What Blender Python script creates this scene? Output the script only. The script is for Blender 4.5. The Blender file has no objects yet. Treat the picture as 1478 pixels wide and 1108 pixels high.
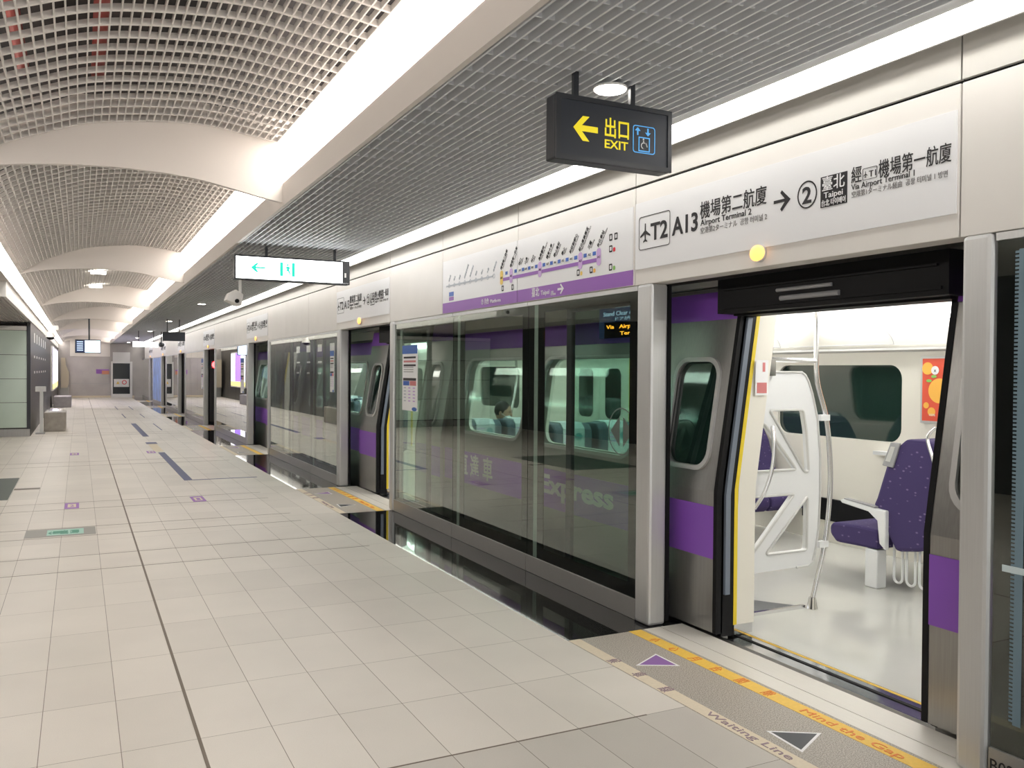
import bpy, bmesh, math, random
from mathutils import Vector, Matrix
random.seed(7)
S = bpy.context.scene
C = S.collection
# ------------------------------------------------------------------ camera
cam = bpy.data.cameras.new('camera'); cam.sensor_fit = 'HORIZONTAL'; cam.sensor_width = 36
cam.lens = 1246 / 1478 * 36; cam.clip_start = 0.05; cam.clip_end = 200
co = bpy.data.objects.new('camera', cam); C.objects.link(co)
R_ = Vector((0.893881, -0.448246, 0.007171)); U_ = Vector((0, 0.015996, 0.999872)); F_ = Vector((0.448304, 0.893767, -0.014299))
R_ = F_.cross(U_).normalized(); U_ = R_.cross(F_).normalized()
co.matrix_world = Matrix(((R_.x, U_.x, -F_.x, 0), (R_.y, U_.y, -F_.y, 0), (R_.z, U_.z, -F_.z, 1.55), (0, 0, 0, 1)))
S.camera = co
# ------------------------------------------------------------------ world, exposure
S.view_settings.view_transform = 'Standard'; S.view_settings.look = 'None'
S.view_settings.gamma = 1; S.view_settings.use_curve_mapping = False
S.view_settings.exposure = 0.93
W = bpy.data.worlds.new('world'); S.world = W; W.use_nodes = True
W.node_tree.nodes['Background'].inputs[0].default_value = (1.0, 0.99, 0.975, 1)
W.node_tree.nodes['Background'].inputs[1].default_value = 0.9
STRIP_E, COVE_E, CAR_E = 4.7, 5.0, 8.5

# ------------------------------------------------------------------ materials
MATS = {}
def mat(name, col, rough=0.5, metal=0.0, emit=0.0, spec=0.5, noise=0.0, nscale=20.0, bump=0.0, stretch=None, coat=0.0):
    if name in MATS: return MATS[name]
    m = bpy.data.materials.new(name); m.use_nodes = True; nt = m.node_tree; b = nt.nodes['Principled BSDF']
    b.inputs['Base Color'].default_value = (*col, 1); b.inputs['Roughness'].default_value = rough
    b.inputs['Metallic'].default_value = metal; b.inputs['Specular IOR Level'].default_value = spec
    b.inputs['Coat Weight'].default_value = coat
    if emit:
        b.inputs['Emission Color'].default_value = (*col, 1); b.inputs['Emission Strength'].default_value = emit
    if noise or bump:
        g = nt.nodes.new('ShaderNodeNewGeometry'); mp = nt.nodes.new('ShaderNodeMapping'); nt.links.new(g.outputs['Position'], mp.inputs[0])
        if stretch: mp.inputs['Scale'].default_value = stretch
        n = nt.nodes.new('ShaderNodeTexNoise'); n.inputs['Scale'].default_value = nscale; n.inputs['Detail'].default_value = 3
        nt.links.new(mp.outputs[0], n.inputs['Vector'])
        if noise:
            mr = nt.nodes.new('ShaderNodeMapRange'); mr.inputs[1].default_value = .3; mr.inputs[2].default_value = .7
            mr.inputs[3].default_value = 1 - noise; mr.inputs[4].default_value = 1 + noise
            nt.links.new(n.outputs[0], mr.inputs[0])
            mx = nt.nodes.new('ShaderNodeVectorMath'); mx.operation = 'SCALE'; mx.inputs[0].default_value = col
            nt.links.new(mr.outputs[0], mx.inputs['Scale']); nt.links.new(mx.outputs[0], b.inputs['Base Color'])
        if bump:
            bp = nt.nodes.new('ShaderNodeBump'); bp.inputs['Strength'].default_value = bump; bp.inputs['Distance'].default_value = .01
            nt.links.new(n.outputs[0], bp.inputs['Height']); nt.links.new(bp.outputs[0], b.inputs['Normal'])
    MATS[name] = m; return m

def glass_mat(name, tint, refl=1.0, base=.05):
    m = bpy.data.materials.new(name); m.use_nodes = True; nt = m.node_tree; nt.nodes.clear()
    o = nt.nodes.new('ShaderNodeOutputMaterial'); mx = nt.nodes.new('ShaderNodeMixShader')
    t = nt.nodes.new('ShaderNodeBsdfTransparent'); t.inputs[0].default_value = (*tint, 1)
    g = nt.nodes.new('ShaderNodeBsdfGlossy'); g.inputs['Roughness'].default_value = 0.0; g.inputs[0].default_value = (.95, .97, .95, 1)
    lw = nt.nodes.new('ShaderNodeLayerWeight'); lw.inputs[0].default_value = .5
    p = nt.nodes.new('ShaderNodeMath'); p.operation = 'POWER'; p.inputs[1].default_value = 5
    ma = nt.nodes.new('ShaderNodeMath'); ma.operation = 'MULTIPLY_ADD'; ma.inputs[1].default_value = refl; ma.inputs[2].default_value = base; ma.use_clamp = True
    nt.links.new(lw.outputs['Facing'], p.inputs[0]); nt.links.new(p.outputs[0], ma.inputs[0]); nt.links.new(ma.outputs[0], mx.inputs[0])
    nt.links.new(t.outputs[0], mx.inputs[1]); nt.links.new(g.outputs[0], mx.inputs[2]); nt.links.new(mx.outputs[0], o.inputs[0])
    MATS[name] = m; return m

def floor_mat():
    m = bpy.data.materials.new('floor_tiles'); m.use_nodes = True; nt = m.node_tree; b = nt.nodes['Principled BSDF']
    g = nt.nodes.new('ShaderNodeNewGeometry'); mp = nt.nodes.new('ShaderNodeMapping'); mp.vector_type = 'POINT'
    mp.inputs['Location'].default_value = (-0.451 + .2985 * 100, -3.20 + .605 * 100, 0)
    nt.links.new(g.outputs['Position'], mp.inputs[0])
    br = nt.nodes.new('ShaderNodeTexBrick'); br.offset = 0; br.squash = 1; br.offset_frequency = 1
    br.inputs['Scale'].default_value = 1; br.inputs['Brick Width'].default_value = .2985; br.inputs['Row Height'].default_value = .605
    br.inputs['Mortar Size'].default_value = .0016; br.inputs['Mortar Smooth'].default_value = .1; br.inputs['Bias'].default_value = -.3
    br.inputs['Color1'].default_value = (.70, .655, .59, 1); br.inputs['Color2'].default_value = (.62, .58, .52, 1); br.inputs['Mortar'].default_value = (.20, .165, .13, 1)
    nt.links.new(mp.outputs[0], br.inputs['Vector'])
    n = nt.nodes.new('ShaderNodeTexNoise'); n.inputs['Scale'].default_value = 260; n.inputs['Detail'].default_value = 2; nt.links.new(g.outputs['Position'], n.inputs['Vector'])
    n2 = nt.nodes.new('ShaderNodeTexNoise'); n2.inputs['Scale'].default_value = 1.6; n2.inputs['Detail'].default_value = 4; nt.links.new(g.outputs['Position'], n2.inputs['Vector'])
    ad = nt.nodes.new('ShaderNodeMath'); ad.operation = 'ADD'; nt.links.new(n.outputs[0], ad.inputs[0]); nt.links.new(n2.outputs[0], ad.inputs[1])
    mr = nt.nodes.new('ShaderNodeMapRange'); mr.inputs[1].default_value = .5; mr.inputs[2].default_value = 1.5; mr.inputs[3].default_value = .90; mr.inputs[4].default_value = 1.10
    nt.links.new(ad.outputs[0], mr.inputs[0])
    # greyer batch of tiles nearest the camera
    sp = nt.nodes.new('ShaderNodeSeparateXYZ'); nt.links.new(g.outputs['Position'], sp.inputs[0])
    l1 = nt.nodes.new('ShaderNodeMath'); l1.operation = 'LESS_THAN'; l1.inputs[1].default_value = 3.2; nt.links.new(sp.outputs[1], l1.inputs[0])
    l2 = nt.nodes.new('ShaderNodeMath'); l2.operation = 'GREATER_THAN'; l2.inputs[1].default_value = .75; nt.links.new(sp.outputs[0], l2.inputs[0])
    l3 = nt.nodes.new('ShaderNodeMath'); l3.operation = 'MULTIPLY'; nt.links.new(l1.outputs[0], l3.inputs[0]); nt.links.new(l2.outputs[0], l3.inputs[1])
    l4 = nt.nodes.new('ShaderNodeMath'); l4.operation = 'MULTIPLY_ADD'; l4.inputs[1].default_value = -.20; l4.inputs[2].default_value = 1; nt.links.new(l3.outputs[0], l4.inputs[0])
    l5 = nt.nodes.new('ShaderNodeMath'); l5.operation = 'MULTIPLY'; nt.links.new(l4.outputs[0], l5.inputs[0]); nt.links.new(mr.outputs[0], l5.inputs[1])
    v = nt.nodes.new('ShaderNodeVectorMath'); v.operation = 'SCALE'; nt.links.new(br.outputs['Color'], v.inputs[0]); nt.links.new(l5.outputs[0], v.inputs['Scale'])
    nt.links.new(v.outputs[0], b.inputs['Base Color']); b.inputs['Roughness'].default_value = .42; b.inputs['Specular IOR Level'].default_value = .35
    return m

def granite_mat():
    m = bpy.data.materials.new('granite'); m.use_nodes = True; nt = m.node_tree; b = nt.nodes['Principled BSDF']
    g = nt.nodes.new('ShaderNodeNewGeometry'); n = nt.nodes.new('ShaderNodeTexNoise'); n.inputs['Scale'].default_value = 190; n.inputs['Detail'].default_value = 4
    nt.links.new(g.outputs['Position'], n.inputs['Vector']); r = nt.nodes.new('ShaderNodeValToRGB')
    r.color_ramp.elements[0].position = .36; r.color_ramp.elements[0].color = (.20, .175, .145, 1); r.color_ramp.elements[1].position = .62; r.color_ramp.elements[1].color = (.56, .51, .44, 1)
    nt.links.new(n.outputs[0], r.inputs[0]); nt.links.new(r.outputs[0], b.inputs['Base Color']); b.inputs['Roughness'].default_value = .5
    return m

def fabric_mat():
    m = bpy.data.materials.new('seat_fabric'); m.use_nodes = True; nt = m.node_tree; b = nt.nodes['Principled BSDF']
    g = nt.nodes.new('ShaderNodeNewGeometry'); mp = nt.nodes.new('ShaderNodeMapping'); mp.inputs['Scale'].default_value = (22, 16, 26); nt.links.new(g.outputs['Position'], mp.inputs[0])
    v = nt.nodes.new('ShaderNodeTexVoronoi'); v.inputs['Scale'].default_value = 1; v.inputs['Randomness'].default_value = .95; nt.links.new(mp.outputs[0], v.inputs['Vector'])
    r = nt.nodes.new('ShaderNodeValToRGB'); r.color_ramp.elements[0].position = .10; r.color_ramp.elements[0].color = (.17, .13, .26, 1); r.color_ramp.elements[1].position = .20; r.color_ramp.elements[1].color = (.048, .032, .115, 1)
    nt.links.new(v.outputs['Distance'], r.inputs[0]); nt.links.new(r.outputs[0], b.inputs['Base Color']); b.inputs['Roughness'].default_value = .9
    return m

M_floor = floor_mat(); M_granite = granite_mat(); M_fabric = fabric_mat()
M_black_stone = mat('black_stone', (.006, .006, .007), .03, spec=.5)
M_fascia = mat('fascia_metal', (.74, .71, .67), .42, .0, spec=.5, noise=.02, nscale=3)
M_fascia_up = mat('fascia_upper_metal', (.66, .64, .60), .36, .35)
M_alu = mat('brushed_aluminium', (.60, .60, .59), .38, .45, noise=.03, nscale=8, stretch=(30, 30, .5))
M_steel = mat('stainless_steel', (.36, .355, .34), .30, .75, noise=.06, nscale=6, stretch=(20, 20, .6))
M_sill = mat('sill_steel', (.40, .39, .37), .35, .5, noise=.04, nscale=8, stretch=(.5, 8, 40))
M_thresh = mat('threshold_metal', (.70, .67, .61), .42, .15, noise=.03, nscale=6, stretch=(40, 1, 1))
M_black = mat('black_rubber', (.008, .008, .009), .55, spec=.2)
M_frit = mat('black_ceramic_border', (.006, .007, .009), .12)
M_darkgrey = mat('dark_grey_paint', (.030, .033, .040), .35)
M_sign = mat('sign_slate_face', (.028, .033, .045), .45)
M_white = mat('white_paint', (.80, .785, .76), .45)
M_rib = mat('rib_white_panel', (.72, .67, .63), .5)
M_crate = mat('crate_cream', (.74, .71, .68), .45)
M_slat = mat('slat_grey', (.74, .755, .78), .40)
M_plenum = mat('plenum_brown', (.018, .013, .012), .9, noise=.6, nscale=1.2)
M_red = mat('red_pipe_paint', (.35, .04, .03), .5)
M_cove = mat('cove_diffuser', (1.0, .955, .90), .5, emit=COVE_E)
M_strip = mat('strip_diffuser', (1.0, .985, .95), .5, emit=STRIP_E)
M_down = mat('downlight_lens', (1.0, .94, .84), .5, emit=9)
M_amber = mat('amber_lens', (1.0, .46, .12), .4, emit=1.0)
M_redlamp = mat('red_signal_lens', (1.0, .02, .02), .4, emit=14)
M_signpanel = mat('sign_white_vinyl', (.80, .80, .81), .4)
M_ink = mat('black_ink', (.018, .016, .018), .6)
M_inkgrey = mat('grey_ink', (.22, .21, .21), .6)
M_inkpale = mat('pale_grey_ink', (.50, .53, .58), .6)
M_whiteink = mat('white_ink', (.85, .85, .85), .6)
M_purple = mat('purple_vinyl', (.27, .095, .54), .4)
M_mappurple = mat('map_purple', (.31, .12, .47), .5)
M_pink = mat('station_lilac', (.60, .40, .72), .5)
M_mapblue = mat('map_blue', (.045, .13, .50), .5)
M_yellowdot = mat('station_yellow', (.85, .60, .12), .5)
M_yellow = mat('yellow_marking', (.82, .53, .08), .55, noise=.05, nscale=60)
M_orange = mat('orange_lettering', (.80, .25, .05), .6)
M_cream = mat('cream_marking', (.72, .63, .48), .6, noise=.04, nscale=60)
M_mauve = mat('mauve_lettering', (.33, .24, .27), .7)
M_tri = mat('purple_marking', (.27, .13, .38), .6)
M_floorblue = mat('blue_floor_tape', (.085, .095, .20), .55)
M_exit_y = mat('exit_yellow', (.85, .70, .02), .5, emit=.25)
M_exit_b = mat('lift_blue', (.10, .42, .85), .5, emit=.25)
M_lit = mat('lit_sign_face', (1.0, 1.0, 1.0), .4, emit=3.0)
M_teal = mat('lit_sign_teal', (.02, .62, .46), .4, emit=.55)
M_cargrey = mat('carriage_wall_cream', (.80, .77, .69), .35)
M_carwhite = mat('carriage_panel_white', (.72, .73, .74), .35)
M_carfloor = mat('carriage_floor', (.60, .60, .56), .10, spec=.6, noise=.03, nscale=2)
M_carlight = mat('carriage_light', (1, .99, .96), .5, emit=CAR_E)
M_chrome = mat('chrome', (.75, .75, .77), .12, 1.0)
M_graph = mat('grey_plastic', (.30, .30, .31), .5)
M_doormat = mat('dark_floor_plate', (.10, .105, .11), .35)
M_trainwin = mat('dark_window_glass', (.012, .030, .024), .04, spec=.9)
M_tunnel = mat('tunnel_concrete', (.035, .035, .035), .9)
M_glass = glass_mat('screen_glass', (.88, .92, .89), 1.7, .07)
M_twin = glass_mat('train_window_glass', (.74, .88, .84), .9, .05)
M_caseglass = mat('back_painted_glass', (.58, .70, .61), .12, noise=.02, nscale=2)
M_darkwall = mat('dark_wall_panel', (.045, .040, .036), .4)
M_stone = mat('bench_stone', (.36, .33, .29), .5, noise=.12, nscale=8)
M_greybench = mat('bench_grey_stone', (.33, .31, .32), .5, noise=.08, nscale=8)
M_wallsteel = mat('end_wall_steel', (.40, .37, .35), .30, .55, noise=.10, nscale=1.2)
M_beige = mat('beige_plastic', (.52, .45, .34), .5)
M_screen = mat('screen_light_blue', (.55, .72, .95), .4, emit=1.3)
M_screend = mat('screen_navy', (.015, .03, .09), .4, emit=.3)
M_lightbox = mat('lightbox_white', (.93, .93, 1.0), .4, emit=1.2)
M_lbpurple = mat('lightbox_purple', (.42, .22, .95), .4, emit=.8)
M_lbyellow = mat('lightbox_yellow', (1.0, .85, .25), .4, emit=.8)
M_noticeblue = mat('notice_blue', (.03, .12, .42), .5)
M_noticered = mat('notice_red', (.62, .20, .20), .5)
M_postorange = mat('poster_vermilion', (.78, .10, .05), .45)
M_postyel = mat('poster_orange', (.95, .50, .08), .45)
M_postgreen = mat('poster_green', (.25, .55, .12), .45)
M_mural = mat('mural_pale_blue', (.22, .36, .70), .35, noise=.35, nscale=2.5)
M_lcd = mat('lcd_navy', (.02, .035, .10), .2, emit=.3)
M_led = mat('led_orange', (1.0, .32, .02), .5, emit=2.2)
M_lcdtxt = mat('lcd_text', (.50, .62, .80), .5, emit=.55)
M_skin = mat('skin', (.48, .29, .20), .55)
M_hair = mat('black_hair', (.012, .010, .009), .6)
M_mask = mat('mask_cloth', (.66, .76, .80), .8)
M_jacket = mat('navy_jacket', (.02, .025, .05), .85)
M_trouser = mat('dark_trousers', (.02, .02, .025), .85)
M_cover = mat('headrest_cover', (.62, .72, .74), .8)
M_seatgrey = mat('seat_shell_blue_grey', (.09, .13, .17), .7)
M_tealfig = mat('printed_teal', (.10, .40, .42), .7)
M_signred = mat('sticker_red', (.70, .03, .05), .5)

# ------------------------------------------------------------------ helpers
def link(name, me, parent=None):
    o = bpy.data.objects.new(name, me); C.objects.link(o)
    if parent is not None:
        o.parent = parent; o.matrix_parent_inverse = WM(parent).inverted()
    return o
def WM(o):
    m = o.matrix_basis.copy()
    if o.parent is not None: m = WM(o.parent) @ o.matrix_parent_inverse @ m
    return m
def tag(o, label=None, cat=None, group=None, kind=None):
    if label: o['label'] = label
    if cat: o['category'] = cat
    if group: o['group'] = group
    if kind: o['kind'] = kind
    return o
def thing(name, label, cat, loc, group=None):
    o = bpy.data.objects.new(name, None); C.objects.link(o); o.location = loc; o.empty_display_size = .1
    return tag(o, label, cat, group)
def dup(root, delta, label=None, group=None):
    r = root.copy(); C.objects.link(r); r.location = root.location + Vector(delta)
    if label: r['label'] = label
    if group: r['group'] = group
    def rec(a, b):
        for ch in list(a.children):
            c = ch.copy(); C.objects.link(c); mi = ch.matrix_parent_inverse.copy(); c.parent = b; c.matrix_parent_inverse = mi; rec(ch, c)
    rec(root, r); return r

class MB:
    def __init__(s): s.v = []; s.f = []; s.m = []; s.mats = []; s.cur = 0
    def use(s, m):
        if m not in s.mats: s.mats.append(m)
        s.cur = s.mats.index(m); return s
    def add(s, vs, fs):
        b = len(s.v); s.v += [tuple(v) for v in vs]
        for f in fs: s.f.append([b + i for i in f]); s.m.append(s.cur)
        return s
    def box(s, a, b):
        x0, y0, z0 = [min(p, q) for p, q in zip(a, b)]; x1, y1, z1 = [max(p, q) for p, q in zip(a, b)]
        return s.add([(x0,y0,z0),(x1,y0,z0),(x1,y1,z0),(x0,y1,z0),(x0,y0,z1),(x1,y0,z1),(x1,y1,z1),(x0,y1,z1)],
                     [(0,3,2,1),(4,5,6,7),(0,1,5,4),(1,2,6,5),(2,3,7,6),(3,0,4,7)])
    def prism(s, poly, axis, a, b):
        """extrude a 2D polygon along axis ('x','y','z') from a to b"""
        def p3(p, t): return {'x': (t, p[0], p[1]), 'y': (p[0], t, p[1]), 'z': (p[0], p[1], t)}[axis]
        n = len(poly); vs = [p3(p, a) for p in poly] + [p3(p, b) for p in poly]
        fs = [tuple(range(n))[::-1], tuple(range(n, 2 * n))] + [(i, (i + 1) % n, n + (i + 1) % n, n + i) for i in range(n)]
        return s.add(vs, fs)
    def cyl(s, p, q, r, n=16, r2=None):
        p = Vector(p); q = Vector(q); d = (q - p).normalized(); u = d.orthogonal().normalized(); w = d.cross(u); r2 = r if r2 is None else r2
        vs = [p + (u * math.cos(2*math.pi*i/n) + w * math.sin(2*math.pi*i/n)) * r for i in range(n)] + [q + (u * math.cos(2*math.pi*i/n) + w * math.sin(2*math.pi*i/n)) * r2 for i in range(n)]
        return s.add(vs, [tuple(range(n))[::-1], tuple(range(n, 2*n))] + [(i, (i+1) % n, n + (i+1) % n, n + i) for i in range(n)])
    def tube(s, pts, r, n=10):
        pts = [Vector(p) for p in pts]; rings = []; pu = None
        for i, p in enumerate(pts):
            d = (pts[min(i+1, len(pts)-1)] - pts[max(i-1, 0)]).normalized()
            u = d.orthogonal().normalized() if pu is None else (pu - d * pu.dot(d)).normalized(); pu = u; w = d.cross(u)
            rings.append([p + (u*math.cos(2*math.pi*k/n) + w*math.sin(2*math.pi*k/n)) * r for k in range(n)])
        vs = [v for rg in rings for v in rg]; fs = [tuple(range(n))[::-1], tuple(range(len(vs)-n, len(vs)))]
        for i in range(len(pts)-1):
            fs += [(i*n+k, i*n+(k+1) % n, (i+1)*n+(k+1) % n, (i+1)*n+k) for k in range(n)]
        return s.add(vs, fs)
    def ball(s, c, r, n=16, m=10):
        if not hasattr(r, '__len__'): r = (r, r, r)
        vs = [(c[0], c[1], c[2]-r[2])]
        for j in range(1, m):
            t = math.pi*j/m
            vs += [(c[0]+r[0]*math.sin(t)*math.cos(2*math.pi*i/n), c[1]+r[1]*math.sin(t)*math.sin(2*math.pi*i/n), c[2]-r[2]*math.cos(t)) for i in range(n)]
        vs.append((c[0], c[1], c[2]+r[2])); L = len(vs)-1
        fs = [(0, 1+(i+1) % n, 1+i) for i in range(n)] + [(L, L-n+i, L-n+(i+1) % n) for i in range(n)]
        for j in range(m-2):
            fs += [(1+j*n+i, 1+j*n+(i+1) % n, 1+(j+1)*n+(i+1) % n, 1+(j+1)*n+i) for i in range(n)]
        return s.add(vs, fs)
    def build(s, name, m=None, parent=None, bevel=0, smooth=False, center=True):
        me = bpy.data.meshes.new(name); 
        off = Vector((0, 0, 0))
        if parent is None and center and s.v:
            xs, ys, zs = zip(*s.v); off = Vector(((min(xs)+max(xs))/2, (min(ys)+max(ys))/2, min(zs)))
        me.from_pydata([Vector(v) - off for v in s.v], [], s.f)
        for mm in (s.mats or [m]): me.materials.append(mm)
        if s.mats: me.polygons.foreach_set('material_index', s.m)
        if smooth: me.polygons.foreach_set('use_smooth', [True]*len(s.f))
        me.validate(); me.update()
        o = link(name, me, parent); 
        if parent is None: o.location = off
        if bevel:
            bv = o.modifiers.new('bevel', 'BEVEL'); bv.width = bevel; bv.segments = 2; bv.limit_method = 'ANGLE'
        return o
def box(name, a, b, m, parent=None, bevel=0): return MB().box(a, b).build(name, m, parent, bevel)
def struct(o): o['kind'] = 'structure'; return o

def eval_mesh(cu):
    t = bpy.data.objects.new('tmp', cu); C.objects.link(t)
    dg = bpy.context.evaluated_depsgraph_get(); me = bpy.data.meshes.new_from_object(t.evaluated_get(dg))
    bpy.data.objects.remove(t); bpy.data.curves.remove(cu); return me
def frame(o3, xd, yd):
    xd = Vector(xd); yd = Vector(yd); n = xd.cross(yd)
    return Matrix(((xd.x, yd.x, n.x, o3[0]), (xd.y, yd.y, n.y, o3[1]), (xd.z, yd.z, n.z, o3[2]), (0, 0, 0, 1)))
def place(name, me, M, m, parent):
    me.transform(M); me.materials.clear(); me.materials.append(m)
    if parent is None:
        c = sum((v.co for v in me.vertices), Vector()) / max(1, len(me.vertices)); me.transform(Matrix.Translation(-c)); o = link(name, me); o.location = c; return o
    return link(name, me, parent)
def text(name, s, M, h, m, parent=None, width=None, bold=0.0, align='LEFT', thick=.0008):
    """M = frame whose origin is the left baseline; h = cap height; width = exact width"""
    cu = bpy.data.curves.new('t', 'FONT'); cu.body = s; cu.size = h / .73; cu.offset = bold * h; cu.extrude = thick; cu.resolution_u = 3
    me = eval_mesh(cu)
    xs = [v.co.x for v in me.vertices]
    if not xs: return None
    x0, x1 = min(xs), max(xs); k = (width / (x1 - x0)) if width else 1
    sh = {'LEFT': -x0, 'CENTER': -(x0+x1)/2, 'RIGHT': -x1}[align]
    for v in me.vertices: v.co.x = (v.co.x + sh) * k
    return place(name, me, M, m, parent)
def shape(outlines, thick):
    """flat polygon with holes, in XY, thickness along Z centred"""
    cu = bpy.data.curves.new('s', 'CURVE'); cu.dimensions = '2D'; cu.fill_mode = 'BOTH'; cu.extrude = thick / 2
    for pts in outlines:
        sp = cu.splines.new('POLY'); sp.points.add(len(pts) - 1)
        for i, p in enumerate(pts): sp.points[i].co = (p[0], p[1], 0, 1)
        sp.use_cyclic_u = True
    return eval_mesh(cu)
def rrect(x0, y0, x1, y1, r, n=6):
    out = []
    for cx, cy, a in ((x1-r, y1-r, 0), (x0+r, y1-r, 90), (x0+r, y0+r, 180), (x1-r, y0+r, 270)):
        for i in range(n+1):
            t = math.radians(a + 90*i/n); out.append((cx + r*math.cos(t), cy + r*math.sin(t)))
    return out
def circ(cx, cy, r, n=32, ry=None): return [(cx + r*math.cos(2*math.pi*i/n), cy + (ry or r)*math.sin(2*math.pi*i/n)) for i in range(n)]
def rpoly(pts, r, n=4):
    out = []
    for i, p in enumerate(pts):
        p = Vector(p); a = Vector(pts[i-1]); b = Vector(pts[(i+1) % len(pts)])
        da = (a-p).normalized(); db = (b-p).normalized(); q0 = p+da*r; q1 = p+db*r
        for k in range(n+1):
            t = k/n; out.append(tuple((1-t)**2*q0 + 2*t*(1-t)*p + t*t*q1))
    return out
XP = 3.115
def FP(y, z, x=XP, lift=.003): return frame((x - lift, y, z), (0, -1, 0), (0, 0, 1))       # frame on a wall facing the platform
def FL(x, y, lift=.0012): return frame((x, y, lift), (0, -1, 0), (1, 0, 0))                 # frame on the floor, read from the platform
def flat(name, outlines, M, m, parent=None, thick=.0012): return place(name, shape(outlines, thick), M, m, parent)

K = 7.0   # spacing of the doorways
# ================================================================== SETTING
fl = MB().box((-4.5, -4, -.25), (2.52, 51.6, 0)).build('floor', M_floor); struct(fl)
b = MB()
for y in (3.2, 7.38, 7.98, 8.92, 9.43, 10.66, 11.18, 15.38, 16.03, 22.4, 23.05, 29.4, 30.05, 36.4, 37.05):
    b.box((-3 if y > 4 else .75, y-.004, -.002), (2.05 if 8 < y < 12 else 2.3, y+.004, .0012))
b.box((.444, 1, -.002), (.458, 51.5, .0014))
struct(b.build('floor', mat('joint_brown', (.17, .135, .10), .6)))
b = MB()
for k in range(-1, 7):
    y0 = 4.28 + K*k; b.box((2.52, y0, -.25), (3.34, y0 + 5.03, -.001))
struct(b.build('trim_1', M_black_stone))
# vault ceiling: rib arches, egg-crate, cove diffusers, beam
PX = [-.79, -.5, -.23, .07, .45, .83, 1.1, 1.45]; PZ = [2.95, 3.15, 3.27, 3.38, 3.445, 3.475, 3.455, 3.41]
def catm(xs, zs, n):
    out = []
    for j in range(n+1):
        x = xs[0] + (xs[-1]-xs[0])*j/n
        i = max(k for k in range(len(xs)-1) if xs[k] <= x + 1e-9); i = min(i, len(xs)-2)
        t = (x-xs[i])/(xs[i+1]-xs[i]); m = lambda q: (zs[min(q+1, len(xs)-1)]-zs[max(q-1, 0)])/(xs[min(q+1, len(xs)-1)]-xs[max(q-1, 0)])
        h = xs[i+1]-xs[i]; a, c, da, dc = zs[i], zs[i+1], m(i)*h, m(i+1)*h
        z = (2*t**3-3*t*t+1)*a + (t**3-2*t*t+t)*da + (-2*t**3+3*t*t)*c + (t**3-t*t)*dc; out.append((x, z))
    return out
TOP = catm(PX, PZ, 43)
BOT = catm([-.79, -.55, -.3, .07, .44, .82, 1.12, 1.37, 1.5], [2.945, 3.006, 3.043, 3.075, 3.08, 3.055, 3.0, 2.95, 2.93], 40)
ribs = [-.25, 7.23, 14.73, 22.1, 29.5, 36.9, 44.3, 51.2]
for i, y in enumerate(ribs):
    prof = BOT + [(1.5, 3.08), (1.72, 3.33), (1.72, 3.60), (.8, 3.66), (0, 3.60), (-.5, 3.36), (-.95, 3.10), (-.95, 2.93)]
    MB().prism(prof, 'y', y, y + .05).build('ceiling', M_rib)['kind'] = 'structure'
for i in range(len(ribs)-1):
    y0 = ribs[i] + .05; y1 = ribs[i+1] + .0
    b = MB()
    for (x, z) in TOP: b.box((x-.004, y0, z), (x+.004, y1 - .01, z+.036))
    n = int((y1-y0)/.205)
    for j in range(n+1):
        y = y1 - .03 - j*.205
        if y < y0: continue
        for (xa, za), (xb, zb) in zip(TOP[:-1], TOP[1:]):
            b.add([(xa,y-.010,za),(xb,y-.010,zb),(xb,y+.010,zb),(xa,y+.010,za),(xa,y-.010,za+.036),(xb,y-.010,zb+.036),(xb,y+.010,zb+.036),(xa,y+.010,za+.036)],
                  [(0,3,2,1),(4,5,6,7),(0,1,5,4),(2,3,7,6)])
    struct(b.build('ceiling', M_crate))
    c = MB().prism([(1.455, 3.415), (1.735, 3.33), (1.745, 3.36), (1.465, 3.445)], 'y', y0, y1).build('cove_light', M_cove)
    nth = ['nearest', 'second', 'third', 'fourth', 'fifth', 'sixth', 'farthest']
    tag(c, 'glowing cove light panel right of the vault, %s bay' % (nth[i]), 'light', 'cove lights right of the vault')
# beam between vault and slat ceiling
struct(MB().prism([(1.5, 2.90), (1.53, 2.90), (1.53, 3.06), (1.78, 3.08), (1.78, 3.7), (1.735, 3.7), (1.735, 3.10), (1.5, 3.085)], 'y', -3, 51.5).build('ceiling', M_rib))
# left cove
c = MB().prism([(-.79, 2.95), (-.93, 2.845), (-.945, 2.875), (-.805, 2.98)], 'y', -2, 51.4).build('cove_light', M_cove)
tag(c, 'long continuous glowing strip along the left edge of the vaulted ceiling', 'light')
struct(MB().prism([(-.93, 2.84), (-.97, 2.84), (-.97, 3.2), (-.93, 3.2)], 'y', -2, 51.4).build('ceiling', M_rib))
struct(box('ceiling', (-4.5, -3, 2.84), (-.971, 14.86, 2.9), M_rib))
struct(MB().prism([(-.97, 2.61), (-1.02, 2.61), (-1.02, 2.84), (-.97, 2.84)], 'y', 14.86, 51.4).build('ceiling', M_white))
struct(box('ceiling', (-4.5, 14.86, 2.61), (-1.02, 14.92, 2.84), M_white))
b = MB()
x = -1.06
while x > -3.6: b.box((x-.003, 14.93, 2.60), (x+.003, 40, 2.65)); x -= .06
for j in range(110): b.box((-3.6, 15 + .22*j, 2.605), (-1.03, 15.006 + .22*j, 2.645))
struct(b.build('ceiling', M_crate))
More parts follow.
